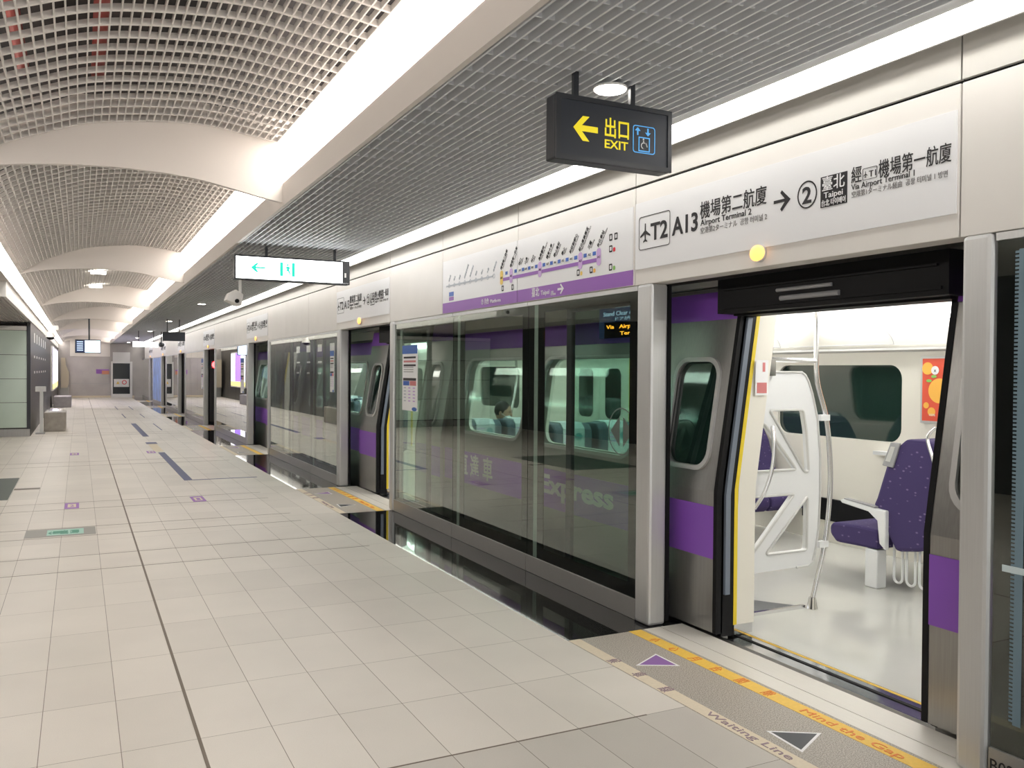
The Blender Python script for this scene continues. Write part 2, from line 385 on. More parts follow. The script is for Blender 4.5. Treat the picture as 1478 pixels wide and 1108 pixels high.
# slat ceiling right
b = MB(); x = 1.545
while x < 2.862: b.box((x-.005, -3, 2.90), (x+.005, 51.4, 2.985)); x += .0555
y = -3.0 - .0
for j in range(247):
    y = .08 + .2205*(j-14); b.box((1.54, y-.004, 2.915), (2.862, y+.004, 2.965))
struct(b.build('ceiling', M_slat))
struct(box('ceiling', (-4.5, -3, 3.95), (7.6, 52, 4.05), M_plenum))
struct(box('wall_left', (-4.6, -3, -.2), (-4.5, 52, 4.0), M_darkwall))
# red sprinkler pipes above the crate
for (x, z, nm) in ((-.35, 3.62, 'nearer the left edge'), (.12, 3.66, 'nearer the middle')):
    o = MB().cyl((x, 2.0, z), (x, 6.9, z), .045).build('sprinkler_pipe', M_red, smooth=True)
    tag(o, 'dull red pipe glimpsed above the near egg-crate ceiling, the one %s' % nm, 'pipe', 'pipes above the ceiling grid')
# fluorescent strip by the screen doors
b = MB(); 
for k in range(-1, 14):
    pass
o = thing('strip_light', 'continuous white light strip in the ceiling directly above the platform screen doors', 'light', (2.95, 24, 2.851))
MB().box((2.877, -3, 2.921), (3.019, 51.3, 2.93)).build('diffuser', M_strip, o)
MB().box((2.868, -3, 2.893), (2.876, 51.3, 2.93)).box((3.020, -3, 2.851), (3.030, 51.3, 2.93)).build('casing', M_white, o)
struct(box('ceiling', (3.031, -3, 2.925), (3.34, 51.4, 2.94), M_slat))
struct(box('ceiling', (1.54, -3, 2.99), (2.86, 51.4, 3.0), mat('backing_grey', (.20, .20, .20), .8)))
for i, y in enumerate([3.47, 11.0, 18.7, 25.9, 33.2, 40.6, 47.8]):
    t = thing('downlight', ['round glaring downlight above the yellow arrow exit sign', 'round downlight hidden over the lit white sign', 'round downlight in slat ceiling, between lit sign and dark grey sign', 'round downlight just above the dark grey hanging sign', 'round downlight in slat ceiling above the far lit sign', 'small far round downlight, second from the end wall', 'small far round downlight nearest the end wall'][i], 'light', (2.25, y, 2.9), 'round downlights in the slat ceiling')
    MB().cyl((2.25, y, 2.889), (2.25, y, 2.899), .080, 28).build('housing_ring', M_white, t)
    MB().cyl((2.25, y, 2.883), (2.25, y, 2.8885), .072, 28).build('lens', M_down, t)
for i, y in enumerate((18.2, 21.3)):
    o = box('downlight', (.20, y, 3.36), (.46, y+.16, 3.40), M_down)
    tag(o, 'small rectangular light in the vault grid, the %s of the two' % ('nearer' if i == 0 else 'farther'), 'light', 'rectangular lights in the vault')

# end wall
b = MB(); struct(box('wall_back', (-4.5, 51.5, -1.6), (7.6, 51.7, 4.0), M_wallsteel))
struct(box('wall_back', (-.43, 51.44, 2.2), (1.5, 51.5, 3.4), M_rib))
t = struct(box('trim_2', (-.43, 51.47, 0), (.67, 51.5, 2.18), M_wallsteel)); struct(box('trim_3', (.69, 51.47, 0), (1.47, 51.5, 2.18), M_wallsteel))
struct(box('baseboard_back', (-.9, 51.42, 0), (2.7, 51.5, .10), M_cream)); struct(box('trim_4', (-.43, 51.45, .74), (1.47, 51.47, .77), M_steel))
d = struct(MB().box((1.55, 51.36, 0), (1.63, 51.5, 1.95)).box((2.48, 51.36, 0), (2.60, 51.5, 1.95)).box((1.63, 51.36, 1.85), (2.48, 51.5, 2.45)).box((1.63, 51.36, 0), (2.48, 51.5, .19)).build('door_1', M_white))
box('door_glass', (1.63, 51.44, .19), (2.48, 51.46, 1.85), M_frit, d)
o = box('barrier_panel', (1.68, 51.39, .57), (2.43, 51.41, 1.0), M_white); tag(o, 'white barrier board with red no-entry ring across the dark end door', 'barrier')
flat('no_entry_ring', [circ(0, 0, .12), circ(0, 0, .08)], frame((2.2, 51.385, .82), (1, 0, 0), (0, 0, 1)), M_signred, o)
flat('warning_triangle', [[(-.08, -.07), (.08, -.07), (0, .08)]], frame((1.88, 51.385, .8), (1, 0, 0), (0, 0, 1)), M_yellow, o)
o = box('wall_plaque', (.82, 51.44, 1.28), (1.45, 51.47, 1.52), M_mappurple); tag(o, 'small purple and orange plaque on the steel end wall', 'sign')
box('plaque_picture', (1.1, 51.43, 1.25), (1.45, 51.44, 1.45), mat('plaque_orange', (.6, .25, .15), .5), o)
o = MB().prism([(-.84, .551), (-.56, .551), (-.48, .75), (-.48, 1.35), (-.62, 1.75), (-.65, 2.1), (-.84, 2.1)], 'y', 50.2, 51.4).build('ticket_cabinet', M_beige)
tag(o, 'beige moulded cabinet with slanted front against the steel end wall', 'cabinet')
o = MB().box((-.9, 51.0, 0), (-.5, 51.4, .55)).build('cabinet_plinth', M_steel); tag(o, 'steel plinth under the beige cabinet at the end wall', 'plinth')

# ================================================================== TUNNEL
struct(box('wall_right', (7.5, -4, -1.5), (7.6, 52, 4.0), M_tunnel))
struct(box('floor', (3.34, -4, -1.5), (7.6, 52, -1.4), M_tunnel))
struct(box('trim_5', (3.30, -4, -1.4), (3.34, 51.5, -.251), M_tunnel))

# ================================================================== PLATFORM SCREEN DOORS
ordn = ['nearest', 'second', 'third', 'fourth', 'fifth', 'sixth', 'seventh']
# fascia
def fascia(y0, y1, nm, lab, grp):
    t = thing(nm, lab, 'panel', (XP + .1, (y0+y1)/2, 2.094), grp)
    g = .004
    MB().box((XP, y0+g, 2.094), (XP+.12, y1-g, 2.702)).build('lower_panel', M_fascia, t, bevel=.003)
    MB().prism([(XP, 2.716), (XP, 2.922), (XP+.10, 2.922), (XP+.10, 2.716)], 'y', y0+g, y1-g).build('upper_panel', M_fascia_up, t)
    MB().box((XP+.02, y0+.001, 2.10), (XP+.11, y1-.001, 2.86)).build('backing', M_black, t)
    return t
grpF = 'header panels above the screen doors'
names = []
for k in range(-1, 7):
    a = 2.27 + K*k
    w = ('at the right edge of the picture' if k < 0 else '%s doorway from the camera' % ordn[k])
    if k < 0:
        fascia(-2.4, 2.27, 'header_panel', 'pale metal header panel at the right edge of the picture, above the B02 glass', grpF); continue
    fascia(a, a+2.23, 'header_panel', 'pale metal header panel holding the terminal direction sign above the %s' % w, grpF)
    fascia(a+2.23, a+3.85, 'header_panel', ('pale header panel carrying the right half of the purple line map' if k == 0 else 'pale metal header panel, first one beyond the %s' % w), grpF)
    fascia(a+3.85, a+5.44, 'header_panel', ('pale header panel carrying the left half of the purple line map' if k == 0 else 'pale metal header panel, second one beyond the %s' % w), grpF)
    if k < 6: fascia(a+5.44, a+7.0, 'header_panel', 'pale metal header panel, third one beyond the %s' % w, grpF)

# direction sign plates
t0 = thing('direction_sign', 'white sign reading A13 to Taipei above the nearest open doorway', 'sign', (XP, 3.38, 2.19), 'terminal direction signs on the header')
MB().box((XP-.006, 2.283, 2.19), (XP-.0002, 4.492, 2.60)).build('sign_plate', M_signpanel, t0)
XS = XP - .006
def SP(y, z): return FP(y, z, XS, .0015)
def tx(s, y0, y1, z, h, m=M_ink, bold=.0, par=None, nm='lettering'): return text(nm, s, SP(y0, z), h, m, par or t0, width=abs(y0-y1), bold=bold)
flat('terminal_box', [rrect(0, 0, .315, .205, .02), rrect(.004, .004, .311, .201, .017)], SP(4.452, 2.305), M_ink, t0)
def plane_icon(w, h):
    return [[(.46*w,h),(.54*w,h),(.56*w,.62*h),(w,.36*h),(w,.28*h),(.56*w,.42*h),(.55*w,.16*h),(.70*w,.05*h),(.70*w,0),(.5*w,.04*h),(.30*w,0),(.30*w,.05*h),(.45*w,.16*h),(.44*w,.42*h),(0,.28*h),(0,.36*h),(.44*w,.62*h)]]
flat('plane_icon', plane_icon(.105, .115), SP(4.438, 2.350), M_ink, t0)
tx('T2', 4.330, 4.160, 2.355, .105, bold=.03); tx('A13', 4.118, 3.882, 2.355, .105, bold=.03)
tx('機場第二航廈', 3.862, 3.340, 2.418, .075, bold=.006); tx('Airport Terminal 2', 3.858, 3.449, 2.372, .034, bold=.006)
tx('空港第2ターミナル  공항 터미널 2', 3.856, 3.335, 2.330, .028, M_inkgrey)
flat('arrow', [[(0,.045),(.075,.045),(.045,.012),(.055,0),(.113,.052),(.055,.104),(.045,.092),(.075,.060),(0,.060)]], SP(3.288, 2.352), M_ink, t0)
flat('platform_ring', [circ(0, 0, .062, 40, .066), circ(0, 0, .055, 40, .059)], SP(3.067, 2.405), M_ink, t0)
tx('2', 3.098, 3.040, 2.365, .08, bold=.03)
flat('taipei_block', [[(0,0),(.157,0),(.157,.143),(0,.143)]], SP(2.983, 2.326), M_ink, t0)
for s, a, c, z, h in (('臺北', 2.972, 2.840, 2.407, .052), ('Taipei', 2.962, 2.850, 2.368, .028), ('台北 타이베이', 2.975, 2.834, 2.333, .024)):
    text('lettering', s, FP(a, z, XS, .003), h, M_whiteink, t0, width=a-c, bold=.006)
tx('經', 2.803, 2.747, 2.412, .058, bold=.003)
flat('terminal_box', [rrect(0, 0, .078, .052, .006), rrect(.002, .002, .076, .050, .005)], SP(2.741, 2.408), M_ink, t0)
flat('plane_icon', plane_icon(.022, .028), SP(2.736, 2.418), M_ink, t0); tx('T1', 2.707, 2.669, 2.418, .028)
tx('機場第一航廈', 2.655, 2.305, 2.408, .062, bold=.002); tx('Via Airport Terminal 1', 2.803, 2.474, 2.377, .027)
tx('空港第1ターミナル経由  공항 터미널 1 방면', 2.800, 2.320, 2.345, .022, M_inkgrey)
for k in range(1, 7):
    dup(t0, (0, K*k, 0), 'white sign reading A13 to Taipei above the %s doorway from the camera' % ordn[k])
# amber lamps
t = thing('door_lamp', 'glowing amber oval lamp on the header above the nearest open doorway', 'light', (XP, 3.385, 2.163), 'amber door lamps')
MB().ball((XP-.024, 3.385, 2.163), (.019, .052, .042)).build('lens', M_amber, t, smooth=True)
MB().cyl((XP-.026, 3.385, 2.163), (XP-.0003, 3.385, 2.163), .044, 24).build('bezel', M_alu, t)
for k in range(1, 7): dup(t, (0, K*k, 0), 'glowing amber oval lamp on the header above the %s doorway from the camera' % ordn[k])

# line map
mp = thing('line_map', 'white and purple railway line map on the header between the two nearest doorways', 'map', (XP, 6.1, 2.10))
for (a, c) in ((4.522, 6.114), (6.126, 7.69)):
    MB().box((XP-.005, a, 2.195), (XP-.0002, c, 2.590)).build('map_sheet', M_signpanel, mp)
    MB().box((XP-.005, a, 2.100), (XP-.0002, c, 2.195)).build('purple_band', M_mappurple, mp)
XM = XP - .005
def MP(y, z, l=.0012): return FP(y, z, XM, l)
flat('express_line', [[(0,0),(1.50,0),(1.50,.026),(0,.026)]], MP(6.40, 2.292), M_mappurple, mp)
ys = [4.915, 5.032, 5.153, 5.280, 5.393, 5.509, 5.620, 5.741, 5.862, 5.970, 6.072, 6.226, 6.402]
nms = ['台北車站', '三重', '新北產業園區', '新莊副都心', '泰山', '泰山貴和', '體育大學', '長庚醫院', '林口', '山鼻', '坑口', '機場第一航廈', '機場第二航廈']
ens = ['Taipei Main Station', 'Sanchong', 'New Taipei Industrial Park', 'Xinzhuang Fuduxin', 'Taishan', 'Taishan Guihe', 'Sports University', 'Chang Gung Hospital', 'Linkou', 'Shanbi', 'Kengkou', 'Airport Terminal 1', 'Airport Terminal 2']
for i in range(12):
    flat('blue_line', [[(0,0),(.040,0),(.040,.026),(0,.026)]], MP((ys[i]+ys[i+1])/2+.02, 2.338), M_mapblue, mp)
c60, s60 = math.cos(math.radians(52)), math.sin(math.radians(52))
def diag(y, z, s, h, m):
    return text('station_name', s, frame((XM-.0015, y, z), (0, -c60, s60), (0, -s60, -c60) if 0 else (0, s60, c60)), h, m, mp)
for i, y in enumerate(ys):
    big = i in (0, 2, 7, 11, 12)
    if big: flat('station_marker', [rrect(-.026, -.058, .026, .058, .022)], MP(y, 2.322, .0026), M_yellowdot if i == 12 else M_pink, mp)
    else: flat('station_marker', [circ(0, 0, .024)], MP(y, 2.350, .0026), M_whiteink, mp)
    text('station_code', 'A%d' % (i+1), MP(y, 2.312 if big else 2.342, .004), .018, M_ink, mp, align='CENTER', width=.034)
    diag(y+.008, 2.386, nms[i], .023, M_ink); diag(y-.020, 2.390, ens[i], .013, M_inkgrey)
fn = ['機場旅館', '大園', '橫山', '領航', '高鐵桃園站', '桃園體育園區', '興南', '環北', '老街溪']
flat('faded_line', [[(0,0),(1.02,0),(1.02,.014),(0,.014)]], MP(7.60, 2.343), M_inkpale, mp)
for i in range(9):
    y = 6.55 + i*.122; flat('station_marker', [circ(0, 0, .020), circ(0, 0, .015)], MP(y, 2.350, .0026), M_inkpale, mp); diag(y+.004, 2.385, fn[i], .018, M_inkpale)
for s, y, h, w in (('② 月台', 6.80, .040, .15), ('Platform', 6.62, .030, .20), ('臺北', 5.87, .055, .12), ('Taipei', 5.725, .034, .13), ('台北', 5.57, .016, .04)):
    text('lettering', s, MP(y, 2.128), h, M_whiteink, mp, width=w, bold=.008)
text('lettering', '타이베이', MP(5.57, 2.112), .014, M_whiteink, mp, width=.07)
flat('arrow', [[(0,.030),(.06,.030),(.035,.008),(.047,0),(.09,.038),(.047,.076),(.035,.068),(.06,.046),(0,.046)]], MP(5.47, 2.112), M_whiteink, mp)
for y, z, cc in ((4.79, 2.41, None), (4.73, 2.41, None), (4.79, 2.335, M_signred), (4.79, 2.215, M_postgreen), (5.20, 2.22, M_yellowdot), (5.03, 2.222, M_postyel), (6.40, 2.21, None), (6.22, 2.205, None)):
    flat('transfer_icon', [rrect(0, 0, .036, .045, .006), rrect(.006, .010, .030, .036, .004)], MP(y, z), M_ink, mp)
    if cc: flat('line_badge', [rrect(0, 0, .028, .028, .01)], MP(y-.045, z), cc, mp)
flat('legend', [[(0,0),(.11,0),(.11,.04),(0,.04)]], MP(7.53, 2.250), M_mapblue, mp); flat('legend', [[(0,0),(.11,0),(.11,.035),(0,.035)]], MP(7.53, 2.210), M_mappurple, mp)

# posts
def post(y0, y1, lab, far):
    t = thing('door_post', lab, 'post', (XP+.06, (y0+y1)/2, 0), 'screen door posts')
    MB().box((XP-.012, y0, 0), (XP+.115, y1, 2.094)).build('column', M_alu, t, bevel=.018)
    if far: MB().box((XP+.116, y0+.002, .02), (XP+.142, y0+.06, 2.09)).build('rubber_edge', M_black, t)
    return t
for k in range(0, 7):
    post(2.125+K*k, 2.25+K*k, 'slim aluminium post on the near side of the %s doorway from the camera' % ordn[k], False)
    p = post(4.31+K*k, 4.462+K*k, 'wide aluminium post on the far side of the %s doorway from the camera' % ordn[k], True)
# fixed glass panels
def glass_panel(y0, y1, lab, plain=False, group='fixed glass panels'):
    t = thing('glass_screen_panel', lab, 'glass panel', (XP+.02, (y0+y1)/2, 0), group); g = .004
    MB().box((XP, y0+g, .001), (XP+.040, y1-g, .126)).build('sill', M_sill, t)
    MB().box((XP+.010, y0+g, .127), (XP+.012, y1-g, 2.06)).build('glass', M_glass, t)
    x0, x1 = XP+.0125, XP+.020; w = .018 if plain else .105; wf = .018 if plain else .25; zb = .16 if plain else .215
    MB().box((x0, y0+g, .127), (x1, y0+w, 2.06)).box((x0, y1-wf, .127), (x1, y1-g, 2.06)).box((x0, y0+w, .127), (x1, y1-wf, zb)).box((x0, y0+w, 2.0), (x1, y1-wf, 2.06)).build('black_border', M_frit, t)
    MB().box((XP, y0+g, 2.061), (XP+.040, y1-g, 2.09)).build('top_rail', M_alu, t)
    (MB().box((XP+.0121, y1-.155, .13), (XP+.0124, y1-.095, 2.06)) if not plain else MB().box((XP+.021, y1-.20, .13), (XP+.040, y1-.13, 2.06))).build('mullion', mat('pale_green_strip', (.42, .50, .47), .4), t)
    return t
for k in range(0, 6):
    w = '%s doorway from the camera' % ordn[k]; y = K*k
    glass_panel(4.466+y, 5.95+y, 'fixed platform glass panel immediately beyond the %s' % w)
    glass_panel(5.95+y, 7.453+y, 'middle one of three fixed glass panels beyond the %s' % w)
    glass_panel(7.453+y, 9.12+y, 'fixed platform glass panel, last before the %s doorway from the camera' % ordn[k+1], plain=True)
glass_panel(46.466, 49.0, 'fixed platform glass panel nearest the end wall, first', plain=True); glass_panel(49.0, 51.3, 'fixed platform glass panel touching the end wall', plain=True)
gn = glass_panel(-.4, 2.12, 'fixed platform glass panel marked B02 at the right edge of the picture')
for c in list(gn.children):
    if c.name.startswith('mullion'): bpy.data.objects.remove(c)
text('door_code', 'B02', FP(2.108, .040, XP, .001), .050, M_ink, gn, width=.095)
MB().box((XP+.0125, 1.96, .22), (XP+.019, 2.02, 2.0)).build('black_border', M_frit, gn)
b = MB()
for i in range(118): b.add([(XP+.009, 2.045, .25+i*.0150), (XP+.009, 2.030, .25+i*.0150), (XP+.009, 2.030, .259+i*.0150), (XP+.009, 2.045, .259+i*.0150)], [(0, 1, 2, 3)])
b.box((XP+.0085, 1.998, .24), (XP+.0095, 2.030, 2.02)); b.build('dotted_strip', mat('pale_blue_frit', (.16, .24, .29), .5), gn)
o = MB().box((XP+.004, 1.30, 1.50), (XP+.008, 2.000, 2.02)).build('notice_board', M_whiteink); 
tag(o, 'blue and white notice on the B02 glass at the right edge of the picture', 'poster')
flat('blue_header', [[(0,0),(.7,0),(.7,.12),(0,.12)]], FP(2.0, 1.86, XP+.004), M_noticeblue, o); flat('red_arrow', [[(0,0),(.06,.045),(0,.09)]], FP(1.999, 1.875, XP+.001), M_signred, o)
flat('navy_header', [[(0,0),(.7,0),(.7,.04),(0,.04)]], FP(2.0, 1.98, XP+.004), M_yellow, o)
o = MB().box((XP+.003, 1.30, .81), (XP+.007, 2.075, .835)).build('white_tape', M_cover); tag(o, 'pale lilac horizontal tape strip on the B02 glass', 'tape')
# stowed sliding leaves of the screen doors
def leaf(y0, y1, lab):
    t = thing('sliding_screen_door', lab, 'door', (XP+.1, (y0+y1)/2, .02), 'sliding platform screen doors'); x0, x1 = XP+.045, XP+.075
    MB().box((x0, y0, .03), (x1, y0+.07, 2.09)).box((x0, y1-.07, .03), (x1, y1, 2.09)).box((x0, y0+.07, .03), (x1, y1-.07, .16)).box((x0, y0+.07, 1.98), (x1, y1-.07, 2.09)).build('door_frame', M_darkgrey, t)
    MB().box((x0+.012, y0+.07, .16), (x0+.015, y1-.07, 1.98)).build('door_glass', M_twin, t)
    return t
for k in range(0, 4):
    l = leaf(4.47+K*k, 5.42+K*k, 'stowed sliding glass leaf behind the fixed panel beyond the %s doorway from the camera' % ordn[k])
    if k == 0:
        flat('round_sticker', [circ(0,0,.155), circ(0,0,.147)], FP(4.70, 1.165, XP+.045), M_graph, l)
        flat('sticker_arrow', [[(.125,0),(.02,.10),(.02,-.10)]], FP(4.70, 1.165, XP+.045), M_graph, l); flat('sticker_arrow', [[(-.125,0),(-.02,.10),(-.02,-.10)]], FP(4.70, 1.165, XP+.045), M_graph, l)
    if k: leaf(1.17+K*k, 2.12+K*k, 'stowed sliding glass leaf behind the fixed panel just before the %s doorway from the camera' % ordn[k])
# notices on glass
def notice(y0, y1, z0, z1, lab, grp=None):
    t = thing('paper_notice', lab, 'notice', (XP, (y0+y1)/2, z0), grp); w = y1-y0; h = z1-z0
    MB().box((XP+.004, y0, z0), (XP+.008, y1, z1)).build('sheet', M_whiteink, t)
    F = lambda y, z: FP(y1-y, z0+z, XP+.004, .001)
    flat('blue_header', [[(0,0),(w,0),(w,h*.13),(0,h*.13)]], F(0, h*.87), M_noticeblue, t)
    for i, c in enumerate((M_ink, M_noticered, M_ink, M_inkgrey, M_inkgrey, M_inkgrey)):
        flat('text_line', [[(0,0),(w*(.8 if i < 3 else .65),0),(w*(.8 if i < 3 else .65),h*(.028 if i < 3 else .010)),(0,h*(.028 if i < 3 else .010))]], F(w*.1, h*(.80-.06*i if i < 3 else .66-.035*(i-3))), c, t)
    flat('table_header', [[(0,0),(w*.86,0),(w*.86,h*.04),(0,h*.04)]], F(w*.07, h*.46), M_ink, t)
    flat('table_blue', [[(0,0),(w*.41,0),(w*.41,h*.07),(0,h*.07)]], F(w*.07, h*.385), M_mapblue, t); flat('table_red', [[(0,0),(w*.41,0),(w*.41,h*.07),(0,h*.07)]], F(w*.52, h*.385), M_noticered, t)
    for i in range(5):
        for j in range(3): flat('table_row', [[(0,0),(w*.14,0),(w*.14,h*.018),(0,h*.018)]], F(w*(.12+.3*j), h*(.34-.05*i)), (M_inkpale, M_pink, M_pink)[j], t)
    flat('blue_corner', [circ(w*.82, h*.03, w*.16, 20, h*.03)], F(0, 0), M_noticeblue, t)
    return t
notice(8.40, 8.86, 1.13, 1.82, 'blue and white paper notice taped on glass beside the second open doorway', None)
notice(11.66, 11.86, 1.25, 1.82, 'narrow white notice on glass just beyond the second doorway')
notice(18.9, 19.3, 1.05, 1.8, 'white notice on glass beyond the third doorway, near the purple glow'); notice(25.6, 26.0, 1.0, 1.85, 'white notice on glass beyond the fourth doorway')
o = MB().box((XP+.002, 39.6, .15), (XP+.007, 44.0, 2.05)).build('glass_mural', M_mural); tag(o, 'pale blue illustrated mural covering the far glass panels', 'mural')

# ------------------------------------------------------------------ doorway floors
for k in range(0, 7):
    y0, y1 = 2.25+K*k, 4.28+K*k
    st = struct(MB().box((2.52, y0-.08, -.25), (3.05, y1, .0)).build('trim_6', M_granite))
    struct(MB().box((3.05, y0-.08, -.25), (3.165, y1, .001)).box((3.170, y0-.08, -.25), (3.335, y1, .001)).build('trim_7', M_thresh))
    L = ordn[k] + ' doorway from the camera'
    w = thing('waiting_line', 'cream Waiting Line strip on the floor before the %s' % L, 'floor marking', (2.56, (y0+y1)/2, 0), 'cream waiting line strips')
    MB().box((2.525, y0-.08, -.001), (2.600, y1, .0015)).build('strip', M_cream, w)
    ye = thing('gap_warning_strip', 'yellow Mind the Gap strip along the threshold of the %s' % L, 'floor marking', (2.98, (y0+y1)/2, 0), 'yellow gap warning strips')
    MB().box((2.940, y0-.08, -.001), (3.028, y1, .0015)).build('strip', M_yellow, ye)
    d = K*k
    if k < 2:
        for ch, yy in zip('候車線', (3.90, 3.67, 3.44)): text('lettering', ch, FL(2.537, yy+d, .0025), .062, M_mauve, w, width=.055)
        text('lettering', 'Waiting Line', FL(2.545, 3.10+d, .0025), .042, M_mauve, w, width=.53)
        for ch, yy in zip('小心月台間隙', (4.10, 3.92, 3.74, 3.56, 3.37, 3.18)): text('lettering', ch, FL(2.955, yy+d, .0025), .058, M_orange, ye, width=.05)
        text('lettering', 'Mind the Gap', FL(2.958, 2.93+d, .0025), .048, M_orange, ye, width=.55)
    for nm, P, m, lab in (('boarding_arrow', [(2.830, 3.856), (2.659, 3.766), (2.829, 3.678)], M_tri, 'purple triangle floor marking with white outline'), ('boarding_arrow', [(2.675, 2.808), (2.839, 2.708), (2.661, 2.622)], M_darkgrey, 'dark grey triangle floor marking with white outline')):
        cx = sum(p[0] for p in P)/3; cy = sum(p[1] for p in P)/3
        Q = [(cx+(p[0]-cx)*1.22, cy+(p[1]-cy)*1.22) for p in P]
        t = thing(nm, '%s before the %s' % (lab, L), 'floor marking', (cx, cy+d, 0), 'triangle floor markings')
        MB().prism([(p[0], p[1]+d) for p in Q], 'z', -.001, .0012).build('white_outline', M_whiteink, t)
        MB().prism([(p[0], p[1]+d) for p in P], 'z', .0012, .0020).build('triangle', m, t)

# ================================================================== TRAIN
def XB(z): return 3.40 if z <= .85 else 3.40 + (z-.85)*.150
D1 = (2.56, 3.98); TD = 6.45
doors = [(D1[0]+TD*i, D1[1]+TD*i) for i in range(3)]
T0, T1 = -1.0, 19.6
train = thing('train_carriage', 'stainless steel and purple express train carriage standing with its doors open', 'train', (4.8, 9, -1.0))
def slant(me, base=0.0):     # map plan (y, z) -> body side
    for v in me.vertices:
        y, z, n = v.co.x, v.co.y, v.co.z; v.co = Vector((XB(z) + base + n, y, z))
    return me
holes = []
wins = [(4.97, 6.38), (6.66, 7.98), (11.35, 12.75), (13.05, 14.35), (17.8, 19.2), (.2, 1.35)]
for a, c in wins: holes.append(rrect(a, .965, c, 1.655, .13))
low = MB()
segs = []; p = T0
for a, c in doors: segs.append((p, a)); p = c
segs.append((p, T1))
b = MB()
for a, c in segs: b.box((3.40, a, -.95), (3.44, c, .85))
for a, c in segs:
    def f(): pass
b.box((3.40, T0, -.95), (3.44, T1, -.03))
b.build('lower_side', M_steel, train)
top_outline = [(T0, .85)]
for a, c in doors: top_outline += [(a, .85), (a, 1.92), (c, 1.92), (c, .85)]
top_outline += [(T1, .85), (T1, 2.32), (T0, 2.32)]
me = slant(shape([top_outline] + holes, .03), .015); o = place('upper_side', me, Matrix.Identity(4), M_steel, train)
for a, c in wins:
    me = slant(shape([rrect(a-.025, .94, c+.025, 1.68, .15), rrect(a, .965, c, 1.655, .13)], .03), .0); place('window_frame', me, Matrix.Identity(4), M_alu, train)
    me = slant(shape([rrect(a, .965, c, 1.655, .13)], .006), .02); place('window_glass', me, Matrix.Identity(4), M_twin, train)
for a, c in segs:
    MB().box((3.392, a+.7 if a > 0 else a, .455), (3.3995, c-.7 if c < T1 else c, .765)).build('purple_stripe', M_purple, train)
for a, c in segs:
    me = slant(shape([[(a, 1.765), (c, 1.765), (c, 1.935), (a, 1.935)]], .004), -.004); place('upper_stripe', me, Matrix.Identity(4), M_purple, train)
# lettering on the purple stripe
for s, a, w in (('直', 7.91, .20), ('達', 7.65, .20), ('車', 7.36, .21)): text('lettering', s, FP(a, .555, 3.392, .002), .165, M_whiteink, train, width=w, bold=.03)
text('lettering', 'Express', FP(6.23, .575, 3.392, .002), .150, M_whiteink, train, width=1.09, bold=.05)
# door leaves (plug doors standing outside the body)
def door_leaf(y0, y1, edge):   # edge: y of leading edge
    xs = lambda z: (3.335 if z <= .85 else 3.335 + (z-.85)*.160)
    def sl(me, base=0.0):
        for v in me.vertices:
            y, z, n = v.co.x, v.co.y, v.co.z; v.co = Vector((xs(z) + base + n, y, z))
        return me
    L = MB().box((3.335, y0, .02), (3.365, y1, .85)).build('door_leaf', M_steel, train)
    wy0, wy1 = (y0+.22, y1-.06) if edge == y0 else (y0+.20, y1-.05)
    wy0, wy1 = (y0+.10, y1-.22) if edge == y0 else (y0+.22, y1-.10)
    wr = rrect(wy0, .99, wy1, 1.62, .10)
    place('upper_leaf', sl(shape([[(y0, .85), (y1, .85), (y1, 2.07), (y0, 2.07)], wr], .03), .015), Matrix.Identity(4), M_steel, L)
    place('leaf_window_frame', sl(shape([rrect(wy0-.028, .962, wy1+.028, 1.648, .12), wr], .024), -.004), Matrix.Identity(4), M_alu, L)
    place('leaf_window', sl(shape([wr], .006), .02), Matrix.Identity(4), M_trainwin, L)
    place('leaf_stripe', sl(shape([[(y0, .455), (y1, .455), (y1, .765), (y0, .765)]], .002), -.003), Matrix.Identity(4), M_purple, L)
    place('leaf_stripe', sl(shape([[(y0, 1.875), (y1, 1.875), (y1, 2.05), (y0, 2.05)]], .002), -.003), Matrix.Identity(4), M_purple, L)
    e0, e1 = (edge-.03, edge) if edge == y0 else (edge, edge+.03)
    R = MB(); n = 12
    for i in range(n):
        za = .02 + 2.01*i/n; zb = .02 + 2.01*(i+1)/n; A, B = xs(za), xs(zb)
        R.add([(A-.004,e0,za),(A+.045,e0,za),(A+.045,e1,za),(A-.004,e1,za),(B-.004,e0,zb),(B+.045,e0,zb),(B+.045,e1,zb),(B-.004,e1,zb)], [(0,3,2,1),(4,5,6,7),(0,1,5,4),(1,2,6,5),(2,3,7,6),(3,0,4,7)])
    R.build('rubber_edge', M_black, L)
for (a, c) in doors:
    door_leaf(c+.01, c+.72, c+.01); door_leaf(a-.72, a-.01, a-.01)
